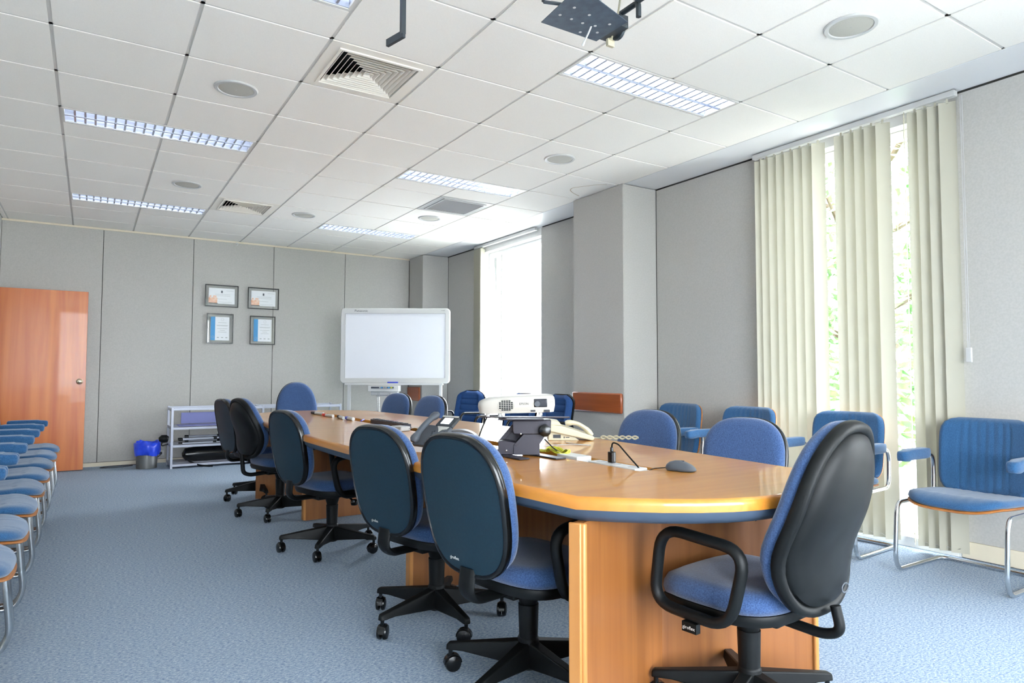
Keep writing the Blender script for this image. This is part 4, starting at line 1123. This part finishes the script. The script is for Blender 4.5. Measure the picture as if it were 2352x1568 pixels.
# grey arched conference handset (second phone behind)
t = thing('conference_phone', 'rounded grey arched phone on the table behind the nearest left chair', 'phone', at(1.60, 3.02), VR)
mb = MB(); vs = []; fs = []
NN = 20
for i in range(NN+1):
    u = -1+2*i/NN; x = u*.105; z = .064*(1-u*u)**.55 if abs(u) < 1 else 0
    th = .014
    zi = max(z-th, .0); xi = x*.93
    vs += [(x, -.05, z), (x, .06, z*.96), (xi, .06, zi), (xi, -.05, zi)]
for i in range(NN):
    for q in range(4): fs.append((4*i+q, 4*i+(q+1) % 4, 4*i+4+(q+1) % 4, 4*i+4+q))
fs += [(0, 1, 2, 3), (4*NN, 4*NN+3, 4*NN+2, 4*NN+1)]
mb.add(vs, fs, True); mb.build('hood', 'midgrey', t, ang=50)
MB().pillow(superel(.09, .06, 3, 32), [(.9, .001), (1, .006), (.97, .02), (.7, .026)], lambda a, b, tt: (a, b, tt)).build('base', 'carbon', t)
# beige phone
t = thing('beige_phone', 'cream office telephone with handset on the far side of the table', 'phone', at(2.12, 2.80), VR+radians(0))
Tb = Matrix(((1, 0, 0, 0), (0, 0, 1, 0), (0, 1, 0, 0), (0, 0, 0, 1)))
MB().prism([(-.10, .0), (.06, .0), (.02, .035), (-.095, .048)], -.02, .12, T=Tb).build('stand', 'beige', t, bevel=.003)
MB().prism([(-.12, .052), (.13, .0), (.14, .012), (.135, .022), (.03, .058), (-.03, .075), (-.10, .085), (-.125, .08)], -.04, .14, T=Tb).build('body', 'beige', t, bevel=.006)
MB().prism([(-.13, .082), (-.03, .078), (-.045, .098), (-.125, .108)], -.035, .135, T=Tb).build('display_hood', 'beige', t, bevel=.003)
pts = [(-.01+.14*u/10, -.005, .088-.062*(u/10)+.026*sin(pi*u/10)) for u in range(11)]
MB().tube(pts, [.012, .016, .015, .012, .011, .011, .011, .012, .015, .015, .010], n=12, flat=1.5).build('handset', 'beige', t)
MB().b2(-.075, -.035, -.0215, -.019, .012, .03).b2(-.02, -.014, -.0215, -.019, .012, .02).b2(-.01, .01, -.0215, -.019, .014, .018).build('sticker', 'ink', t)
# coiled handset cord, doubled and twisted
mb = MB()
P0 = Vector((2.262, 2.70, TZ+.012)); P1 = Vector((2.42, 2.585, TZ+.012)); D = (P1-P0); dn = D.normalized(); sn = Vector((-dn.y, dn.x, 0))
for ph in (0, pi):
    pts = []
    for i in range(900):
        u = i/899; tw = u*2*pi*3+ph; cx = P0+D*u+sn*.007*cos(tw)+Vector((0, 0, .007*sin(tw)+.003))
        h_ = i*.62; pts.append(cx+(sn*cos(h_)+Vector((0, 0, 1))*sin(h_))*.0042)
    mb.tube(pts, .0011, n=4)
mb.tube([P0+dn*.0-dn*.05, P0+dn*.0], .002, n=6)
o = mb.build('coiled_cord', 'beige'); tag(o, 'twisted cream coiled handset cord lying right of the beige phone', 'phone cord')
# slot contents
t = thing('junction_box', 'small white plastic box sunk in the table slot beside the yellow cable', 'power box', at(1.712, 2.215, TZ-.018), 0)
MB().box((0, 0, .01), (.075, .14, .036)).build('box_shell', 'white', t, bevel=.004)
MB().box((0, 0, -.03), (.05, .1, .044)).build('box_base', 'white', t)
t = thing('power_strip', 'white power strip with a red sticker in the table slot near the mouse', 'power strip', at(1.708, 1.945, TZ-.012), 0)
MB().box((0, 0, -.003), (.062, .27, .034)).box((0, -.0, -.035), (.04, .24, .03)).box((0, -.15, -.006), (.05, .03, .028)).build('strip_body', 'white', t, bevel=.003)
MB().box((-.0315, .05, .0), (.001, .045, .013)).build('sticker', 'red', t)
sk = MB()
for y in (-.09, 0.0, .09): sk.lathe([(.019, .014), (.019, .0148), (.016, .0148), (.016, .0142), (0, .0142)], c=(0, y, 0), n=20)
sk.build('sockets', 'grey', t)
t = thing('black_plug', 'black plug standing in the power strip with its cord looping over', 'plug', at(1.708, 1.972, TZ+.0045), 0)
MB().prism(rrect(-.011, .011, -.014, .014, .005), 0, .042).cyl((0, 0, .042), (0, 0, .060), .007, .0055, n=12).build('plug_body', 'blackgloss', t, bevel=.002)
MB().tube(fillet([(0, 0, .058), (0, -.004, .078), (.006, -.03, .074), (.008, -.09, .03), (.0, -.155, -.005), (.0, -.17, -.05)], .03, n=6), .003, n=8).build('plug_cord', 'black', t)
t = thing('computer_mouse', 'dark grey computer mouse on the near end of the table', 'mouse', at(1.795, 1.70), radians(-70))
MB().pillow(superel(.055, .031, 2.6, 40), [(.92, .001), (1.0, .006), (1.0, .012), (.93, .021), (.75, .030), (.4, .036), (.1, .0375)], lambda a, b, tt: (a, b, tt*(1-.35*max(0, a/.055)))).build('mouse_body', 'carbon', t, ang=70)
MB().b2(-.004, .012, -.003, .003, .030, .037).build('scroll_wheel', 'ink', t)
MB().tube(fillet([(-.05, 0, .008), (-.075, .0, .004), (-.10, -.03, .003), (-.11, -.07, -.02)], .02), .0018, n=6).build('mouse_cord', 'black', t)
# far slot: power rail, adapters, markers
t = thing('black_power_rail', 'long black multi-socket power rail in the middle of the table slot', 'power strip', at(1.70, 4.20), 0)
MB().box((0, 0, .008), (.055, .58, .04)).build('rail_body', 'purple', t, bevel=.003)
sk = MB()
for k in range(7): sk.box((0, -.24+.08*k, .03), (.036, .05, .004))
sk.build('sockets', 'blackgloss', t)
t = thing('power_adapter', 'small grey adapter with a thin wire beside the black power rail', 'adapter', at(1.60, 3.78), .2)
MB().box((0, 0, .015), (.07, .11, .028)).build('adapter_body', 'grey', t, bevel=.005)
MB().tube(fillet([(.02, -.06, .015), (.05, -.12, .03), (.09, -.13, .006), (.02, -.2, .004)], .03), .002, n=6).build('wire', 'white', t)
t = thing('white_power_strip', 'flat pale power strip in the table slot behind the charcoal phone', 'power strip', at(1.708, 3.42), 0)
MB().box((0, 0, .003), (.06, .5, .026)).build('strip_body', 'white', t, bevel=.003)
sk = MB()
for k in range(5): sk.box((0, -.18+.09*k, .017), (.03, .03, .003))
sk.build('sockets', 'grey', t)
def marker(x, y, rz, cap, label, L=.13, r=.0095):
    t = thing('board_marker', label, 'marker', at(x, y, TZ+r), rz, 'markers lying in the table slot')
    MB().cyl((0, -L*.5, 0), (0, L*.18, 0), r, n=14).build('barrel', 'white', t)
    MB().cyl((0, L*.18, 0), (0, L*.5, 0), r*1.05, r*.95, n=14).build('cap', cap, t)
marker(1.63, 5.62, .12, 'ink', 'white marker with black cap, farthest of the markers', .24, .012)
marker(1.62, 5.30, .10, 'red', 'white marker with red end behind the black-capped marker', .2, .012)
marker(1.635, 5.02, -.12, 'ink', 'thick white marker with long black cap at the slot edge', .22, .012)
marker(1.64, 4.83, .0, 'navy', 'white marker with blue cap, nearest of the markers', .16, .013)
t = thing('blue_pen', 'slim blue pen resting across the table slot', 'pen', at(1.70, 4.72, TZ+.006), -.5)
MB().cyl((0, -.07, 0), (0, .06, 0), .005, n=10).build('pen_barrel', 'navy', t); MB().cyl((0, .06, 0), (0, .075, 0), .004, .001, n=10).build('tip', 'silver', t)
